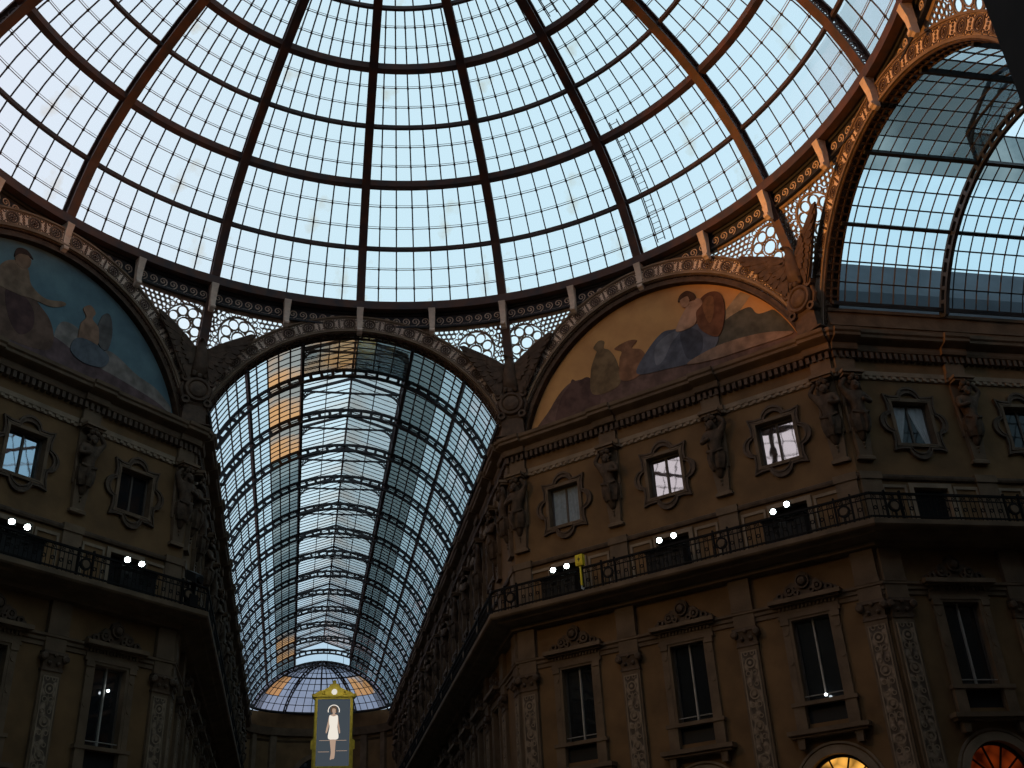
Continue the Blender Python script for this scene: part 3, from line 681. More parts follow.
mural(315, AP, 'semicircular painted mural with figures under a dark blue green sky', paint('blue_green_painted_sky', (.15, .25, .27), .3, (.10, .17, .20), .5), M['bronze'], [
    ('painted_cloud', paint('painted_grey_cloud', (.27, .24, .21)), [(.5, 25.3), (.7, 26.2), (1.4, 26.3), (2.2, 25.8), (3.3, 25.9), (4.6, 25.4), (5.8, 25.1), (6.6, 24.3), (4, 24.0), (1, 24.4)]),
    ('painted_ground', paint('painted_plum_ground', (.15, .10, .10), .4), [(-6.8, 23.6), (-6, 24.6), (-4, 25.2), (-1.5, 25.3), (.4, 25.4), (2.0, 25.0), (4.0, 24.8), (6.2, 24.4), (6.9, 23.6), (0, 23.4)]),
    ('painted_robe', paint('painted_brown_robe', (.17, .105, .075), .4), [(-2.5, 24.6), (-2.6, 26.2), (-2.0, 27.1), (-1.2, 27.0), (-.4, 26.5), (.2, 26.0), (.5, 25.2), (.2, 24.6), (-1.2, 24.4)]),
    ('painted_fold', paint('painted_plum_fold', (.11, .06, .055)), [(-1.9, 26.5), (-1.2, 26.6), (-.6, 26.1), (-.5, 25.3), (-1.0, 24.8), (-1.6, 25.4)]),
    ('painted_torso', paint('painted_dull_skin', (.30, .20, .13)), [(-2.4, 26.6), (-2.3, 27.5), (-1.8, 27.95), (-1.2, 27.85), (-.9, 27.2), (-.2, 26.9), (.6, 27.15), (.7, 27.0), (.1, 26.65), (-.8, 26.6), (-1.4, 26.5)]),
    ('painted_head', paint('painted_dull_face', (.26, .17, .11)), [(-1.75, 27.9), (-1.8, 28.25), (-1.5, 28.5), (-1.15, 28.35), (-1.15, 27.95), (-1.45, 27.75)]),
    ('painted_hair', paint('painted_dark_hair', (.07, .045, .035)), [(-1.85, 28.1), (-1.8, 28.55), (-1.4, 28.68), (-1.05, 28.4), (-1.3, 28.45), (-1.65, 28.35)]),
    ('painted_wing', paint('painted_wing', (.15, .14, .13)), [(2.35, 26.5), (2.5, 27.4), (2.85, 27.6), (3.1, 26.8), (3.0, 25.9), (2.6, 25.9)]),
    ('painted_figure', paint('painted_winged_child', (.33, .20, .13)), [(1.6, 25.6), (1.55, 26.5), (1.75, 26.95), (1.55, 27.3), (1.85, 27.6), (2.15, 27.35), (2.05, 27.0), (2.4, 26.7), (2.5, 25.9), (2.2, 25.4)]),
    ('painted_cloth', paint('painted_slate_cloth', (.13, .15, .17)), [(1.3, 25.1), (1.5, 25.8), (2.3, 25.9), (3.1, 25.6), (2.9, 25.0), (2.0, 24.8)]),
])


# ---- openwork grilles between the arches
def grille_mesh(half, dist, s):
    def fn(p):
        t, y, z = p; top = dist - sqrt(max(1, 18.6 ** 2 - t * t)); zb = max(ZC + sqrt(max(0, RO * RO - t * t)), 26.4)
        return (t * s, y - top * max(0, min(1, (z - zb) / max(.2, 29.9 - zb))) ** 1.5, z)
    g = MB(); cx, cz = half - 1.5, 28.72; y0, y1 = .02, .09
    inside = lambda t, z, m: t < half - .12 + m * 0 and z < 29.86 - m and z > 26.9 and t * t + (z - ZC) ** 2 > (RO + m) ** 2
    g.ring(cx, cz, .33, .27, y0, y1, 12, fn)
    for k in range(8):
        a = k * pi / 4 + pi / 8; g.ring(cx + .61 * cos(a), cz + .61 * sin(a), .255, .205, y0, y1, 12, fn)
        for r, w in ((.42, .07),): g.disc(cx + r * cos(a + pi / 8), cz + r * sin(a + pi / 8), w, y0, y1, 6, fn)
    g.ring(cx, cz, .95, .88, y0, y1, 28, fn)
    for k in range(24):
        a = k * pi / 12; t, z = cx + 1.06 * cos(a), cz + 1.06 * sin(a)
        if inside(t, z, .02): g.ring(t, z, .13, .095, y0, y1, 8, fn)
    j = 0; z = 26.8
    while z < 29.95:
        t = 1.2 + .12 * (j % 2)
        while t < half:
            if inside(t, z, .03) and (t - cx) ** 2 + (z - cz) ** 2 > 1.2 ** 2: g.ring(t, z, .13, .095, y0, y1, 7, fn)
            t += .24
        z += .208; j += 1
    P = [(t_, 29.92) for t_ in [1 + (half - 1.1) * k / 14 for k in range(15)]]
    g.band(P, [(a, b - .14) for a, b in P], y0 - .03, y1 + .03, fn, False)
    return g.mesh('spandrel_grille', M['grille'])
GM = {(half, s): grille_mesh(half, d, s) for (n, h, d, half) in FACES[:2] for s in (-1, 1)}
GL = {('N', -1): 'left of the arcade arch, next to the dark blue mural', ('N', 1): 'above the arcade arch on the orange mural side', ('NE', -1): 'above the orange mural on the arcade side', ('NE', 1): 'above the orange mural on the side vault end',
      ('E', -1): 'lit orange above the start of the bluish side vault', ('E', 1): 'lit orange past the side vault arch, by the dark edge', ('NW', 1): 'above the dark blue mural on the arcade side', ('NW', -1): 'above the far end of the dark blue mural'}
for n, h, d, half in FACES:
    for s in (-1, 1):
        if (n, s) in GL:
            o = O('spandrel_grille', GM[(half, s)], mw=face(h, d)); tag(o, 'backlit openwork metal grille ' + GL[(n, s)], 'grille', 'openwork spandrel grilles')

# ---- eagles over round shields at the corners
def eagle_meshes():
    N = [((0, -.35, 1.55), .34), ((0, -.4, 2.05), .38), ((0, -.42, 2.5), .24), ((-.03, -.5, 2.78), .19), ((-.12, -.72, 2.82), (.09, .09)), ((-.16, -.84, 2.74), .04), ((0, -.28, 1.1), .26), ((0, -.2, .7), .12),
         ((-.24, -.45, 1.2), .15), ((-.26, -.5, .85), .09), ((.24, -.45, 1.2), .15), ((.26, -.5, .85), .09)]
    Eg = [(0, 1), (1, 2), (2, 3), (3, 4), (4, 5), (0, 6), (6, 7), (0, 8), (8, 9), (0, 10), (10, 11)]
    body = skinned('body', N, Eg, M['bronze'])
    k = math.tan(radians(22.5)); w = {}
    for s in (-1, 1):
        def fn(p, s=s): return (s * p[0], p[1] - .18 - k * p[0] * .9, p[2])
        m = MB(); TIP = []
        m.prism([(.1, 2.35), (.6, 2.75), (1.2, 3.05), (1.95, 3.42), (2.25, 3.45), (2.15, 3.05), (1.75, 2.6), (1.3, 1.75), (.9, 1.05), (.55, .6), (.25, .8)], -.1, .05, fn)
        for i in range(10):                                             # overlapping flight feathers, folded along the arch
            f = i / 9; x1, z1 = 2.32 - 1.72 * f ** .9, 3.46 - 2.75 * f ** .85; x0, z0 = .35 + .75 * (1 - f), 2.1 + .75 * (1 - f)
            d = Vector((x1 - x0, z1 - z0)); L_ = d.length; d.normalize(); wd = .13
            m.prism([(x0 + u * d.x - v * d.y, z0 + u * d.y + v * d.x) for u, v in ((-.1, -wd), (L_ * .85, -wd), (L_, -.02), (L_ * .85, wd), (-.1, wd))], -.15 - .015 * (i % 2), -.05, fn)
        for i in range(7):
            f = i / 6; x0, z0 = .25 + .25 * (1 - f), 2.0 + .4 * (1 - f); a = radians(38 - 100 * f); c, q = cos(a), sin(a)
            m.prism([(x0 + u * c - v * q, z0 + u * q + v * c) for u, v in ((-.1, -.11), (.55, -.11), (.68, 0), (.55, .11), (-.1, .11))], -.22 - .01 * (i % 2), -.1, fn)
        w[s] = m.mesh('wing', M['bronze'])
    t = MB()
    for i in range(-2, 3):
        a = radians(-90 + 14 * i); c, q = cos(a), sin(a); t.prism([(u * c - v * q, 1.1 + u * q + v * c) for u, v in ((0, -.07), (.6, -.1), (.72, 0), (.6, .1), (0, .07))], -.2 - .01 * (i % 2), -.1)
    sh = MB(); sh.lathe([(.005, -.62), (.2, -.6), (.36, -.55), (.42, -.48), (.48, -.55), (.58, -.55), (.62, -.45), (.62, -.1)], (0, 0, .25), 'y', 24)
    sc = MB(); sc.lathe([(.005, -.5), (.1, -.48), (.16, -.4), (.1, -.3)], (0, -.1, .95), 'y', 10)
    for s in (-1, 1):
        sc.ring(s * .6, .75, .2, .1, -.5, -.2, 10); sc.ring(s * .5, -.35, .2, .1, -.5, -.2, 10); sc.tube([(s * .62, -.3, .6), (s * .72, -.3, .2), (s * .55, -.3, -.3)], [.08, .1, .07], 6)
    ba = MB(); ba.loops([[(-w_, .05, z), (-w_, -d_, z), (w_, -d_, z), (w_, .05, z)] for w_, d_, z in ((.8, .5, -1.45), (.8, .5, -1.4), (.55, .36, -1.35), (.5, .34, -.5), (.6, .4, -.4), (.45, .2, .6), (.4, .2, 2.0))])
    return body, w, t.mesh('tail', M['bronze']), sh.mesh('shield', M['bronze']), sc.mesh('scrollwork', M['bronze']), ba.mesh('pedestal', M['bronze'])
EGL = eagle_meshes()
for th, lab in ((112.5, 'between the dark blue mural and the glass arcade'), (67.5, 'between the glass arcade and the orange mural'), (22.5, 'between the orange mural and the bluish side vault')):
    R = 19.45
    e = O('eagle_statue', None, mw=Matrix.Translation((R * cos(radians(th)), R * sin(radians(th)), 25.2)) @ Matrix.Rotation(radians(th - 90), 4, 'Z'))
    tag(e, 'carved spread-winged eagle over a round shield ' + lab, 'statue', 'carved eagles at the octagon corners')
    O('body', EGL[0], e, smooth=True)
    for s in (-1, 1): O('wing', EGL[1][s], e)
    O('tail', EGL[2], e); O('shield', EGL[3], e); O('scrollwork', EGL[4], e); O('pedestal', EGL[5], e)

# ---- scrolled frieze and brackets under the dome ring
fr = O('dome_frieze', None); tag(fr, 'scrolled ring frieze with brackets running under the foot of the glass dome', 'frieze')
def polar(R0):
    return lambda p: ((R0 + p[1]) * sin(p[0] / R0), (R0 + p[1]) * cos(p[0] / R0), p[2])
seg = 2 * pi * 18.5 / 32; pf = polar(18.5)
pb = MB(); n = 6
for z0, z1, y0, y1 in ((29.88, 30.64, .0, .1), (29.86, 29.95, -.1, .0), (30.55, 30.66, -.1, .0)):
    pb.loops([[pf((seg * k / n, y, z)) for y, z in ((y0, z0), (y1, z0), (y1, z1), (y0, z1))] for k in range(n + 1)])
sc = MB()
for z0, y0, y1 in ((30.66, -.5, .1),):
    pb.loops([[pf((seg * k / n, y, z)) for y, z in ((y0, z0), (y1, z0), (y1, z0 + .03), (y0, z0 + .03))] for k in range(n + 1)])
for k in range(7):
    x = .36 + k * (seg - .5) / 6.5; P = []
    for q in range(15):                                                   # running-dog spirals
        a = -.6 + q * .62; r_ = .2 - .012 * q
        P.append(pf((x + r_ * cos(a), -.03, 30.24 + r_ * sin(a))))
    sc.tube([pf((x - .3, -.03, 29.98)), pf((x + .02, -.03, 29.98))] + P, .028, 4)
PM, SM = pb.mesh('scroll_panel', M['blueiron']), sc.mesh('scrolls', M['band'])
bk = MB(); bk.loops([[(-w, 18.28, z), (-w, r, z), (w, r, z), (w, 18.28, z)] for w, r, z in ((.11, 18.12, 29.25), (.13, 18.0, 29.35), (.12, 18.02, 29.6), (.14, 18.0, 30.0), (.15, 17.9, 30.4), (.17, 17.85, 30.65))])
bk.tube([(-.12, 18.02, 29.42), (.12, 18.02, 29.42)], .1, 8)
BM = bk.mesh('bracket', M['band'])
for k in range(32):
    a = k * 11.25
    p = O('scroll_panel', PM, fr, rz=-radians(a)); O('scrolls', SM, p); O('bracket', BM, fr, rz=-radians(a))

# ---- glass dome
PROF = [(18.1, 31.06), (17.62, 32.35), (17.02, 33.62), (16.15, 34.9), (15.12, 36.08), (14.15, 37.0), (13.0, 37.9), (11.9, 38.72), (10.72, 39.48), (9.5, 40.2), (8.3, 40.85), (7.0, 41.45), (5.7, 41.95), (4.4, 42.35), (3.0, 42.7)]
PEND = [(19.3, 26.6), (19.1, 27.5), (18.8, 28.5), (18.5, 29.5), (18.28, 30.4)]
def off(prof, d):
    out = []
    for i, (r, z) in enumerate(prof):
        a, b = prof[max(0, i - 1)], prof[min(len(prof) - 1, i + 1)]; t = Vector((b[0] - a[0], b[1] - a[1])).normalized()
        out.append((r + t.y * d, z - t.x * d))
    return out
dome = O('glass_dome', None); tag(dome, 'great iron-ribbed glass dome over the octagon', 'dome')
def rib_mesh(P):
    fl = MB()
    for d, w in ((0, .42), (.6, .3)): fl.beam([(r, 0, z) for r, z in off(P, d)], (0, 1, 0), w, .09)
    wb = MB(); L = []
    pts = off(P, .3)
    for (a, b), (c, e) in zip(pts, pts[1:]):
        n_ = max(1, round(sqrt((c - a) ** 2 + (e - b) ** 2) / .47))
        L += [(a + (c - a) * k / n_, b + (e - b) * k / n_) for k in range(n_)]
    for r, z in L: wb.ring(r, z, .25, .19, -.03, .03, 10); wb.ring(r, z, .12, .06, -.02, .02, 6)
    return fl.mesh('rib', M['rust']), wb.mesh('openwork_web', M['iron'])
RM = rib_mesh(PROF); RMC = rib_mesh(PEND + PROF)
for k in range(16):
    m = RMC if k % 2 else RM
    o = O('rib', m[0], dome, rz=radians(22.5 * k)); O('openwork_web', m[1], o)
def hoop(r, z, w, h, mat, name='hoop', nseg=128):
    return O(name, MB().beam([(r * cos(2 * pi * k / nseg), r * sin(2 * pi * k / nseg), z) for k in range(nseg)], [(cos(2 * pi * k / nseg), sin(2 * pi * k / nseg), .0) for k in range(nseg)], w, h, True), dome, mat)
hoop(18.1, 30.86, .36, .44, M['rust'], 'ring_beam')
for i in range(2, len(PROF), 2):
    r, z = off(PROF, .3)[i]; thick = (i % 4 == 0)
    hoop(r - .05, z, .34 if thick else .16, .36 if thick else .2, M['rust'] if thick else M['iron'])
GP = off(PROF, .62)
def gpt(f, a):                                                            # f: row position along the profile
    i = min(int(f), len(GP) - 2); u = f - i; r = GP[i][0] + (GP[i + 1][0] - GP[i][0]) * u; z = GP[i][1] + (GP[i + 1][1] - GP[i][1]) * u
    return Vector((r * cos(a), r * sin(a), z))
rows = [i * 2 / 3 for i in range(0, 22)]; NCOL = 8
g = MB(); da = 2 * pi / 16
for f0, f1 in zip(rows, rows[1:]):
    for c in range(NCOL):
        g.add([gpt(f0, da * c / NCOL), gpt(f0, da * (c + 1) / NCOL), gpt(f1, da * (c + 1) / NCOL), gpt(f1, da * c / NCOL)], [(0, 1, 2, 3)])
GS = g.mesh('glass_sector', M['domeglass'])
bb = MB(); lb = MB()
for c in range(1, NCOL): bb.tube([gpt(f, da * c / NCOL) for f in ([q for q in range(0, 15)] if c % 2 == 0 else [q for q in range(0, 11)])], .036, 4)
for k, f in enumerate(rows):
    if k % 3 and f < 14: lb.tube([gpt(f, da * c / NCOL) for c in range(NCOL + 1)], .026, 4)
    if k % 3 and f < 10:
        lb.tube([gpt(f + .06, da * c / NCOL) for c in range(NCOL + 1)], .016, 4)
        for c in range(1, NCOL):
            p = gpt(f, da * c / NCOL); bb.box(p.x - .045, p.x + .045, p.y - .045, p.y + .045, p.z - .045, p.z + .045)
BS = bb.mesh('glazing_bars', M['bar']); 
for f in (rows[1],): lb.tube([gpt(rows[1], 0), gpt(rows[-2], 0)][:1] + [gpt(q, 0) for q in range(1, 14)] + [gpt(rows[-2], 0)], .012, 4)
LS = lb.mesh('lap_strips', M['lap'])
for k in range(16):
    o = O('glass_sector', GS, dome, rz=da * k); O('glazing_bars', BS, o); O('lap_strips', LS, o)
la = MB(); la.lathe([(3.0, 42.6), (3.1, 43.4), (3.0, 43.5), (2.9, 43.3)], n=32); O('crown_ring', la, dome, M['iron'])
for i0, i1, a, lab in ((0.3, 4.4, 41.5, 'iron maintenance ladder lying on the lower glass of the dome above the orange mural'), (8.3, 9.7, 41.2, 'short iron maintenance ladder high on the dome at the top of the picture')):
    l = O('ladder', None); tag(l, lab, 'ladder'); m = MB(); A = radians(a); tg = Vector((-sin(A), cos(A), 0))
    P = [gpt(i0 + (i1 - i0) * k / 12, A) * 1.006 for k in range(13)]
    for s in (-.2, .2): O('side_rail', MB().tube([p + tg * s for p in P], .03, 4), l, M['bar'])
    L = sum((b - a_).length for a_, b in zip(P, P[1:])); n = int(L / .3)
    for k in range(n):
        p = gpt(i0 + (i1 - i0) * (k + .5) / n, A) * 1.006; m.tube([p - tg * .2, p + tg * .2], .02, 4)
    O('rungs', m, l, M['bar'])

# ------------------------------------------------------------------ barrel vaults
R = 7.5
def vp(a, y, r=R): return Vector((r * cos(radians(a)), y, ZC + r * sin(radians(a))))
def bay_meshes(L, A, sky, amber=False, nd=2):
    """one bay of glazing, y 0..L; A: glazing angles from the springing to the kerb"""
    g = MB(); b = MB(); n = max(1, round(L / .5637)); ys = [L * k / n for k in range(n + 1)]
    sides = [(A, 0), ([180 - a for a in A], 1)]
    for ang, left in sides:
        for i, (p, q) in enumerate(zip(ang, ang[1:])):
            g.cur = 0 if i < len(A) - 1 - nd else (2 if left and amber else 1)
            for y0, y1 in zip(ys, ys[1:]): g.add([vp(p, y0), vp(p, y1), vp(q, y1), vp(q, y0)], [(0, 1, 2, 3)])
        for a in ang[1:-1]: b.tube([vp(a, 0), vp(a, L)], .042, 4)
        for y in ys[1:-1]: b.tube([vp(ang[0] + (ang[-1] - ang[0]) * k / 8, y) for k in range(9)], .033, 4)
    k0 = A[-1]; xs = R * cos(radians(k0)); zk = ZC + R * sin(radians(k0)); ze, zr = zk + 1.5, zk + 2.45
    if not sky:
        arcs = [k0 + (180 - 2 * k0) * k / 6 for k in range(7)]
        for i, (p, q) in enumerate(zip(arcs, arcs[1:])):
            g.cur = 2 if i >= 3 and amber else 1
            for y0, y1 in zip(ys, ys[1:]): g.add([vp(p, y0), vp(p, y1), vp(q, y1), vp(q, y0)], [(0, 1, 2, 3)])
        for a in arcs[1:-1]: b.tube([vp(a, 0), vp(a, L)], .035, 4)
        for y in ys[1:-1]: b.tube([vp(a, y) for a in arcs], .03, 4)
    else:
        for s in (-1, 1):
            g.cur = 3
            g.add([(s * xs, 0, ze), (s * xs, L, ze), (0, L, zr), (0, 0, zr)], [(0, 1, 2, 3)])
            g.cur = 1
            g.add([(s * xs, 0, zk), (s * xs, L, zk), (s * xs, L, ze), (s * xs, 0, ze)], [(0, 1, 2, 3)])
            for y in ys[1:-1]: b.tube([(s * xs, y, zk), (s * xs, y, ze), (0, y, zr)], .032, 4)
            b.tube([(s * xs / 2, 0, (ze + zr) / 2), (s * xs / 2, L, (ze + zr) / 2)], .03, 4)
        b.tube([(0, 0, zr), (0, L, zr)], .06, 4)
        for s in (-1, 1): b.tube([(s * xs, 0, ze), (s * xs, L, ze)], .05, 4)
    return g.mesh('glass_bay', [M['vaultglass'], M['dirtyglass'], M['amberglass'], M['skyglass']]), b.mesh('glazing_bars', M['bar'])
def vault_rib_meshes(A):
    r = MB(); n = 40; a0, a1 = 22, 158
    for R0, h in ((R - .08, .13), (R - .44, .13)): r.beam([vp(a0 + (a1 - a0) * k / n, 0, R0) for k in range(n + 1)], (0, 1, 0), .16, h)
    for k in range(0, 31):
        a = a0 + (a1 - a0) * k / 30; r.beam([vp(a, 0, R - .45), vp(a, 0, R - .05)], (0, 1, 0), .14, .16)
    xs = R * cos(radians(A[-1])); zk = ZC + R * sin(radians(A[-1])); ze, zr = zk + 1.5, zk + 2.45
    c = MB()
    for s in (-1, 1):
        c.beam([(s * xs, 0, zk), (s * xs, 0, ze)], (0, 1, 0), .12, .12); c.beam([(s * xs, 0, ze), (0, 0, zr)], (0, 1, 0), .12, .14)
        c.ring(s * (xs - .95), ze - .95, 1.0, .92, -.04, .04, 10, None, *((0, pi / 2) if s > 0 else (pi / 2, pi)))
        for i in range(6):
            for j in range(6):
                x, z = xs - .1 - .17 * i, ze - .1 - .17 * j
                if (x - (xs - .95)) ** 2 + (z - (ze - .95)) ** 2 > 1.02 and x > xs - .95 and z > ze - .95: c.ring(s * x, z, .09, .05, -.03, .03, 7)
    c.beam([(-xs, 0, ze), (xs, 0, ze)], (0, 1, 0), .08, .1)
    return r.mesh('rib', M['blueiron']), c.mesh('skylight_frame', M['blueiron'])
def vault(mw, label, A, heavy, lens, amber=(), nd=3):
    v = O('glass_vault', None, mw=mw); tag(v, label, 'vault')
    V = vault_rib_meshes(A); cache = {}; y = .35
    for i, L in enumerate(lens):
        key = (L, i > 0, i in amber)
        if key not in cache: cache[key] = bay_meshes(L, A, *key[1:], nd)
        o = O('glass_bay', cache[key][0], v, loc=(0, y, 0)); O('glazing_bars', cache[key][1], o)
        y += L
        ro = O('rib', V[0], v, loc=(0, y, 0)); O('skylight_frame', V[1], ro)
    T = y
    for a in sorted({A[0], A[-1], *heavy}):
        for q in (a, 180 - a):
            w = .2 if a != A[0] else .26
            O('purlin', MB().beam([vp(q, .3, R - .08), vp(q, T, R - .08)], vp(q, 0, 1) - vp(q, 0, 0), w, .15), v, M['blueiron'])
    xs = R * cos(radians(A[-1])); zk = ZC + R * sin(radians(A[-1])); ze, zr = zk + 1.5, zk + 2.45
    for yy, nm in ((lens[0] + .35, 'gable_glass'), (T, 'gable_glass')):
        O(nm, MB().add([(-xs, yy, zk), (xs, yy, zk), (xs, yy, ze), (0, yy, zr), (-xs, yy, ze)], [(0, 1, 2, 3, 4)]), v, M['domeglass'])
    for s in (-1, 1):                                                     # attic kerb between cornice and glass
        k = MB().beam([(s * 7.15, .1, 24.3), (s * 7.15, T + .2, 24.3)], (1, 0, 0), .4, 1.1); k.beam([(s * 6.94, .1, 24.1), (s * 6.94, T + .2, 24.1)], (1, 0, 0), .1, .12); k.beam([(s * 6.92, .1, 24.75), (s * 6.92, T + .2, 24.75)], (1, 0, 0), .14, .14)
        O('attic_kerb', k, v, M['stone'])
    return T
AN = [22.5, 28.5, 35.3, 40.1, 45, 49.7, 54.5, 59.2, 64, 68.7]; AE = [24.0, 31.0, 37.5, 43.3, 49.2, 55, 61, 67, 73]
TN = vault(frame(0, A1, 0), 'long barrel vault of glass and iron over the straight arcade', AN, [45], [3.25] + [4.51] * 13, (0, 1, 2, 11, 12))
TE = vault(frame(A1, 0, 90), 'bluish barrel vault of glass over the side arm, seen through the big arch', AE, [49.2], [4.9] + [4.94] * 4, (), 1)
END = A1 + TN
# ---- far end: glazed apse over a curved wall
ap = O('glass_apse', None, loc=(0, END, 0)); tag(ap, 'glazed half dome closing the far end of the arcade', 'apse')
def apt(a, e, r=R): return Vector((r * cos(radians(e)) * cos(radians(a)), .6 * r * cos(radians(e)) * sin(radians(a)), ZC + r * sin(radians(e))))
g = MB(); b = MB(); EE = [25.5 + 64 * k / 10 for k in range(11)]; AA = [180 * k / 24 for k in range(25)]
for a0, a1 in zip(AA, AA[1:]):
    for e0, e1 in zip(EE, EE[1:]):
        am = (22 < a0 < 52 or 128 <= a0 < 157) and 36 < e0 < 55; g.cur = int(am); g.add([apt(a0, e0), apt(a1, e0), apt(a1, e1), apt(a0, e1)], [(0, 1, 2, 3)])  # side patches get the panes tinted with dusk glow
for a in AA[1:-1]: b.tube([apt(a, e) for e in EE], .035, 4)
for e in EE[1:-1]: b.tube([apt(a, e) for a in AA], .035 if e != EE[5] else .08, 4)
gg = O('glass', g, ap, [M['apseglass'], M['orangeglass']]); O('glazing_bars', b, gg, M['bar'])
for a in (57, 90, 123):
    m = MB()
    for r0 in (R - .1, R - .45): m.tube([apt(a, e, r0) for e in EE], .075, 4)
    for e in range(28, 88, 4): m.tube([apt(a, e, R - .45), apt(a, e, R - .1)], .06, 4)
    O('rib', m, ap, M['blueiron'])
O('base_ring', MB().tube([apt(a, 25.5) for a in AA], .14, 6), ap, M['blueiron'])
wa = MB(); wl = lambda a, z, k=1.0: (7.4 * k * cos(radians(a)), END + .6 * 7.0 * k * sin(radians(a)), z)
A2 = [180 * k / 36 for k in range(37)]
for a0, a1 in zip(A2, A2[1:]): wa.add([wl(a0, 0), wl(a1, 0), wl(a1, 25.2), wl(a0, 25.2)], [(0, 1, 2, 3)])
wo = O('wall_north', wa, None, M['stucco']); tag(wo, 'curved stone wall under the glazed half dome at the arcade end', 'wall', kind='structure')
for z0, z1, k in ((23.0, 23.7, .9), (22.4, 22.6, .96), (14.7, 15.3, .88), (17.2, 17.5, .97)):
    O('curved_cornice', MB().loops([[wl(a, z0, 1), wl(a, z0, k + .04), wl(a, z1, k), wl(a, z1, 1)] for a in A2]), wo, M['stone'])
for a in (30, 52, 128, 150):
    O('pilaster', MB().loops([[wl(a - 3, z, 1), wl(a - 3, z, .96), wl(a + 3, z, .96), wl(a + 3, z, 1)] for z in (0, 23)]), wo, M['stone'])
dm = MB(); dm.prism([(-2.3, 0)] + [(2.3 * cos(pi - pi * k / 16), 18.6 + 2.3 * sin(pi - pi * k / 16)) for k in range(17)] + [(2.3, 0)], -.1, .1)
do = O('door_1', dm, None, M['darkpane'], loc=(0, END + 3.95, 0)); tag(do, 'dark round-headed opening in the curved wall at the arcade end', 'door', kind='structure')
ar = MB(); ar.ring(0, 18.6, 2.75, 2.3, -.25, .1, 24, None, 0, pi)
for s in (-1, 1): x0, x1 = sorted((s * 2.3, s * 2.75)); ar.box(x0, x1, -.25, .1, 0, 18.6)
O('architrave', ar, do, M['stone'])

# ------------------------------------------------------------------ banner hanging in the arcade
bn = O('hanging_sign', None, loc=(.02, 40, 12.2)); tag(bn, 'tall gilded sign with a pale dressed figure, hanging in the arcade', 'sign')
oz = lambda P: [(x, z) for x, z in P]
half = [(1.2, 0), (1.2, 1.45), (1.3, 1.5), (1.3, 1.95), (1.16, 2.05), (1.16, 4.35), (1.32, 4.5), (1.36, 4.72), (1.22, 4.66), (1.05, 4.82), (.6, 4.98), (.34, 5.12), (.26, 5.28), (.1, 5.34), (.1, 5.5), (0, 5.56)]
outl = half + [(-x, z) for x, z in half[::-1][1:]]
fb = MB(); fb.prism(outl, -.02, .12); O('backboard', fb, bn, M['gold'])
fb = MB(); fb.band([(-1.12, .35), (-1.12, 4.5), (1.12, 4.5), (1.12, .35)], [(-.98, .48), (-.98, 4.38), (.98, 4.38), (.98, .48)], -.14, 0); fb.box(-1.2, 1.2, -.2, 0, 4.5, 4.62); fb.box(-1.15, 1.15, -.12, 0, .05, .3)
for s in (-1, 1): fb.ring(s * .62, 4.78, .12, .06, -.12, 0, 10); fb.ring(s * 1.22, 4.62, .1, .04, -.12, 0, 8)
O('moulding', fb, bn, M['gold'])
pn = MB(); pn.box(-.99, .99, -.05, -.02, .46, 4.4)
po = O('picture_panel', pn, bn, glow('lit_blue_grey_panel', (.50, .62, .74), .10))
fl = glow('lit_skin_print', (1, .70, .52), .42); wh = glow('lit_white_print', (1, .92, .80), .85); hr = glow('lit_brown_print', (.35, .22, .14), .3)
for nm, mt, y, P in (('printed_halo', wh, -.053, None), ('printed_figure', fl, -.056, [(-.12, 3.78), (-.05, 3.86), (.1, 3.84), (.14, 3.65), (.08, 3.5), (.25, 3.42), (.32, 3.0), (.42, 2.45), (.34, 2.4), (.22, 2.9), (.2, 2.4), (.16, 1.7), (.12, .98), (-.02, .9), (-.14, .88), (-.1, 1.3), (-.18, 2.0), (-.2, 2.9), (-.36, 2.42), (-.44, 2.46), (-.33, 3.05), (-.25, 3.42), (-.06, 3.5)]),
                  ('printed_dress', wh, -.059, [(-.24, 3.42), (0, 3.36), (.24, 3.42), (.26, 3.0), (.24, 2.75), (.32, 2.1), (0, 2.02), (-.3, 2.1), (-.22, 2.75), (-.26, 3.0)]), ('printed_hair', hr, -.059, [(-.15, 3.55), (-.2, 3.8), (-.04, 3.98), (.16, 3.9), (.2, 3.58), (.12, 3.62), (.1, 3.8), (-.08, 3.82), (-.1, 3.6)])):
    m = MB()
    if P is None:
        m.ring(0, 3.7, .36, .31, y, -.05, 20, None, -.3, pi + .3)
    else: m.prism(spline(P, 4), y, -.05)
    O(nm, m, po, mt)
m = MB()
for x0, x1, z in ((-.8, .8, 1.95), (-.85, -.2, 1.3), (.2, .85, 1.35)): m.box(x0, x1, -.053, -.05, z, z + .025)
O('printed_lines', m, po, fl)
m = MB(); m.lathe([(.005, -.17), (.14, -.16), (.17, -.1), (.17, -.02)], (0, 0, 4.82), 'y', 16); O('round_lamp', m, bn, glow('round_lamp', (1, .96, .85), .75))
for s in (-1, 1): O('cable', MB().tube([(s * .5, .05, 5.0), (s * .5, .05, 16.4)], .012, 4), bn, M['rail'])

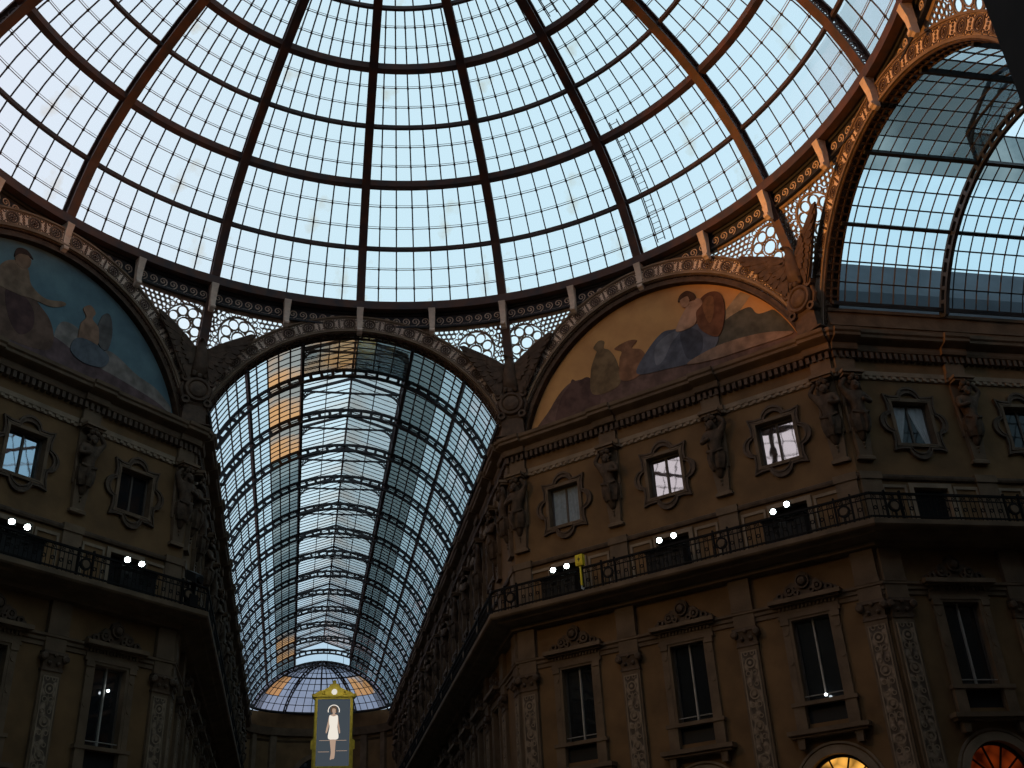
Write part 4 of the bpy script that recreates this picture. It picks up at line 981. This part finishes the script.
# ------------------------------------------------------------------ rest of the place
O('floor', MB().add([(-60, -60, 0), (60, -60, 0), (60, 110, 0), (-60, 110, 0)], [(0, 1, 2, 3)]), None, M['floor'])['kind'] = 'structure'
SX = 6.22
def slab(name, x0, x1, y0, y1, z1, z0=0):
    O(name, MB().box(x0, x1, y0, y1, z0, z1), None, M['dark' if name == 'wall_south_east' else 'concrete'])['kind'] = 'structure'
slab('wall_east_south', A1, A1 + EL, -HW - .5, -HW, 25.2); slab('wall_east_end', A1 + TE + .3, A1 + TE + .9, -HW, HW, 30)
slab('wall_west_south', -A1 - 14, -A1, -HW - .5, -HW, 25.2); slab('wall_west_north', -A1 - 14, -A1, HW, HW + .5, 25.2); slab('wall_west', -A1 - 14.5, -A1 - 14, -HW, HW, 29.5)
slab('wall_south_east', SX, HW + .5, -A1 - 22, -A1, 25.2); slab('wall_south_west', -HW - .5, -HW, -A1 - 22, -A1, 25.2); slab('wall_south', -HW, HW, -A1 - 22.5, -A1 - 22, 29.5)
for nm, h in (('wall_southeast', 135), ('wall_southwest', 225)):
    m = MB(); m.box(-CL, CL, 0, .5, 0, 23.6); m.prism([(-CL, 23.6)] + [(x, z) for x, z in arcpts(8.0, 168, 12, 40) if abs(x) < CL and z > 23.6] + [(CL, 23.6)], .3, .5)
    O(nm, m, None, M['concrete'], mw=face(h, AP))['kind'] = 'structure'
for nm, mw, L in (('ceiling_south', frame(0, -A1, 180), 22), ('ceiling_west', frame(-A1, 0, 270), 14)):
    m = MB(); A = [20 + 140 * k / 20 for k in range(21)]
    for p, q in zip(A, A[1:]): m.add([vp(p, .3), vp(p, L), vp(q, L), vp(q, .3)], [(0, 1, 2, 3)])
    o = O(nm, m, None, M['dirtyglass'], mw=mw); o['kind'] = 'structure'
rb = MB(); rb.loops([[(A1 + 1.5, y, z), (A1 + 34, y, z)] + [(A1 + 34, y2, z2), (A1 + 1.5, y2, z2)] for (y, z), (y2, z2) in (((8.6, 23), (22, 23)), ((8.6, 27.0), (22, 27.0)), ((9.6, 29.2), (21, 29.2)))])
ro = O('neighbouring_roof', rb, None, M['slate']); tag(ro, 'dark slate roof standing outside behind the foot of the bluish side vault', 'roof')
ch = MB(); ch.box(A1 + 9, A1 + 31, 9.2, 9.4, 27.4, 27.5); O('gutter', ch, ro, M['bar'])

for o_, t_ in (('floor', 'marble floor of the octagon and its arms'), ('ceiling_south', 'glazed vault over the near arm behind the viewpoint'), ('ceiling_west', 'glazed vault over the arm opposite the side vault')):
    bpy.data.objects[o_]['label'] = t_; bpy.data.objects[o_]['category'] = 'floor' if o_ == 'floor' else 'ceiling'
for o_ in [q for q in COL.objects if q.name.startswith('wall_') and 'label' not in q]:
    o_['category'] = 'wall'; o_['label'] = {'wall_south_east': 'dark wall corner of the near arm at the upper right edge'}.get(o_.name, 'plain masonry wall closing the %s side, out of sight' % o_.name[5:].replace('_', ' '))
# ------------------------------------------------------------------ light
w = bpy.data.worlds.new('dusk_sky'); S.world = w; w.use_nodes = True
nt = w.node_tree; nt.nodes.clear(); L = nt.links.new
out = nt.nodes.new('ShaderNodeOutputWorld'); bg = nt.nodes.new('ShaderNodeBackground')
tc = nt.nodes.new('ShaderNodeTexCoord'); sx = nt.nodes.new('ShaderNodeSeparateXYZ'); L(tc.outputs['Generated'], sx.inputs[0])
def ramp(src, stops):
    r = nt.nodes.new('ShaderNodeValToRGB'); L(src, r.inputs[0]); e = r.color_ramp.elements
    while len(e) < len(stops): e.new(.5)
    for k, (p, c) in enumerate(stops): e[k].position = p; e[k].color = (*c, 1)
    return r.outputs[0]
mr = nt.nodes.new('ShaderNodeMapRange'); mr.inputs[1].default_value = -1; mr.inputs[2].default_value = 1; L(sx.outputs['X'], mr.inputs[0])
az = ramp(mr.outputs[0], [(.15, (.86, .80, .88)), (.36, (.80, .84, .93)), (.52, (.64, .84, .93)), (.75, (.62, .84, .96))])
hz = ramp(sx.outputs['Z'], [(.03, (.75, .40, .30)), (.13, (.66, .50, .54)), (.24, (.70, .74, .82)), (.36, (1, 1, 1))])
mu = nt.nodes.new('ShaderNodeMix'); mu.data_type = 'RGBA'; mu.blend_type = 'MULTIPLY'; mu.inputs[0].default_value = 1; L(az, mu.inputs[6]); L(hz, mu.inputs[7])
L(mu.outputs[2], bg.inputs['Color']); bg.inputs['Strength'].default_value = 1.07; L(bg.outputs[0], out.inputs[0])
def spot(name, P, aim, watt, col, ang, size=.4, blend=.6):
    l = bpy.data.lights.new(name, 'SPOT'); l.energy = watt; l.color = col; l.spot_size = radians(ang); l.spot_blend = blend; l.shadow_soft_size = size
    o = bpy.data.objects.new(name, l); COL.objects.link(o); o.location = P
    o.rotation_euler = (Vector(aim) - Vector(P)).to_track_quat('-Z', 'Y').to_euler()
spot('sodium_floodlight', (-16.6, 1.5, 24.4), (17.5, 1.2, 31.2), 36000, (1, .38, .07), 42, .5, .9)
spot('sodium_floodlight_facing', (16.6, -2, 24.4), (-15, 9, 36.5), 7000, (1, .36, .08), 32)
spot('sign_light', (.0, 36.5, 19.5), (.0, 40, 14.5), 330, (1, .86, .55), 60, .1)
spot('warm_wall_floodlight', (-16.6, 3.5, 24.0), (11.5, 12.5, 18.5), 2600, (1, .60, .22), 66, 1.0, .9)  # added unseen fill, warms the wall below the orange mural
S.view_settings.view_transform = 'Standard'; S.view_settings.look = 'None'; S.view_settings.gamma = 1; S.view_settings.exposure = 0
S.view_settings.use_curve_mapping = False
S.cycles.max_bounces = 8; S.cycles.diffuse_bounces = 4; S.cycles.transparent_max_bounces = 24; S.cycles.sample_clamp_indirect = 4
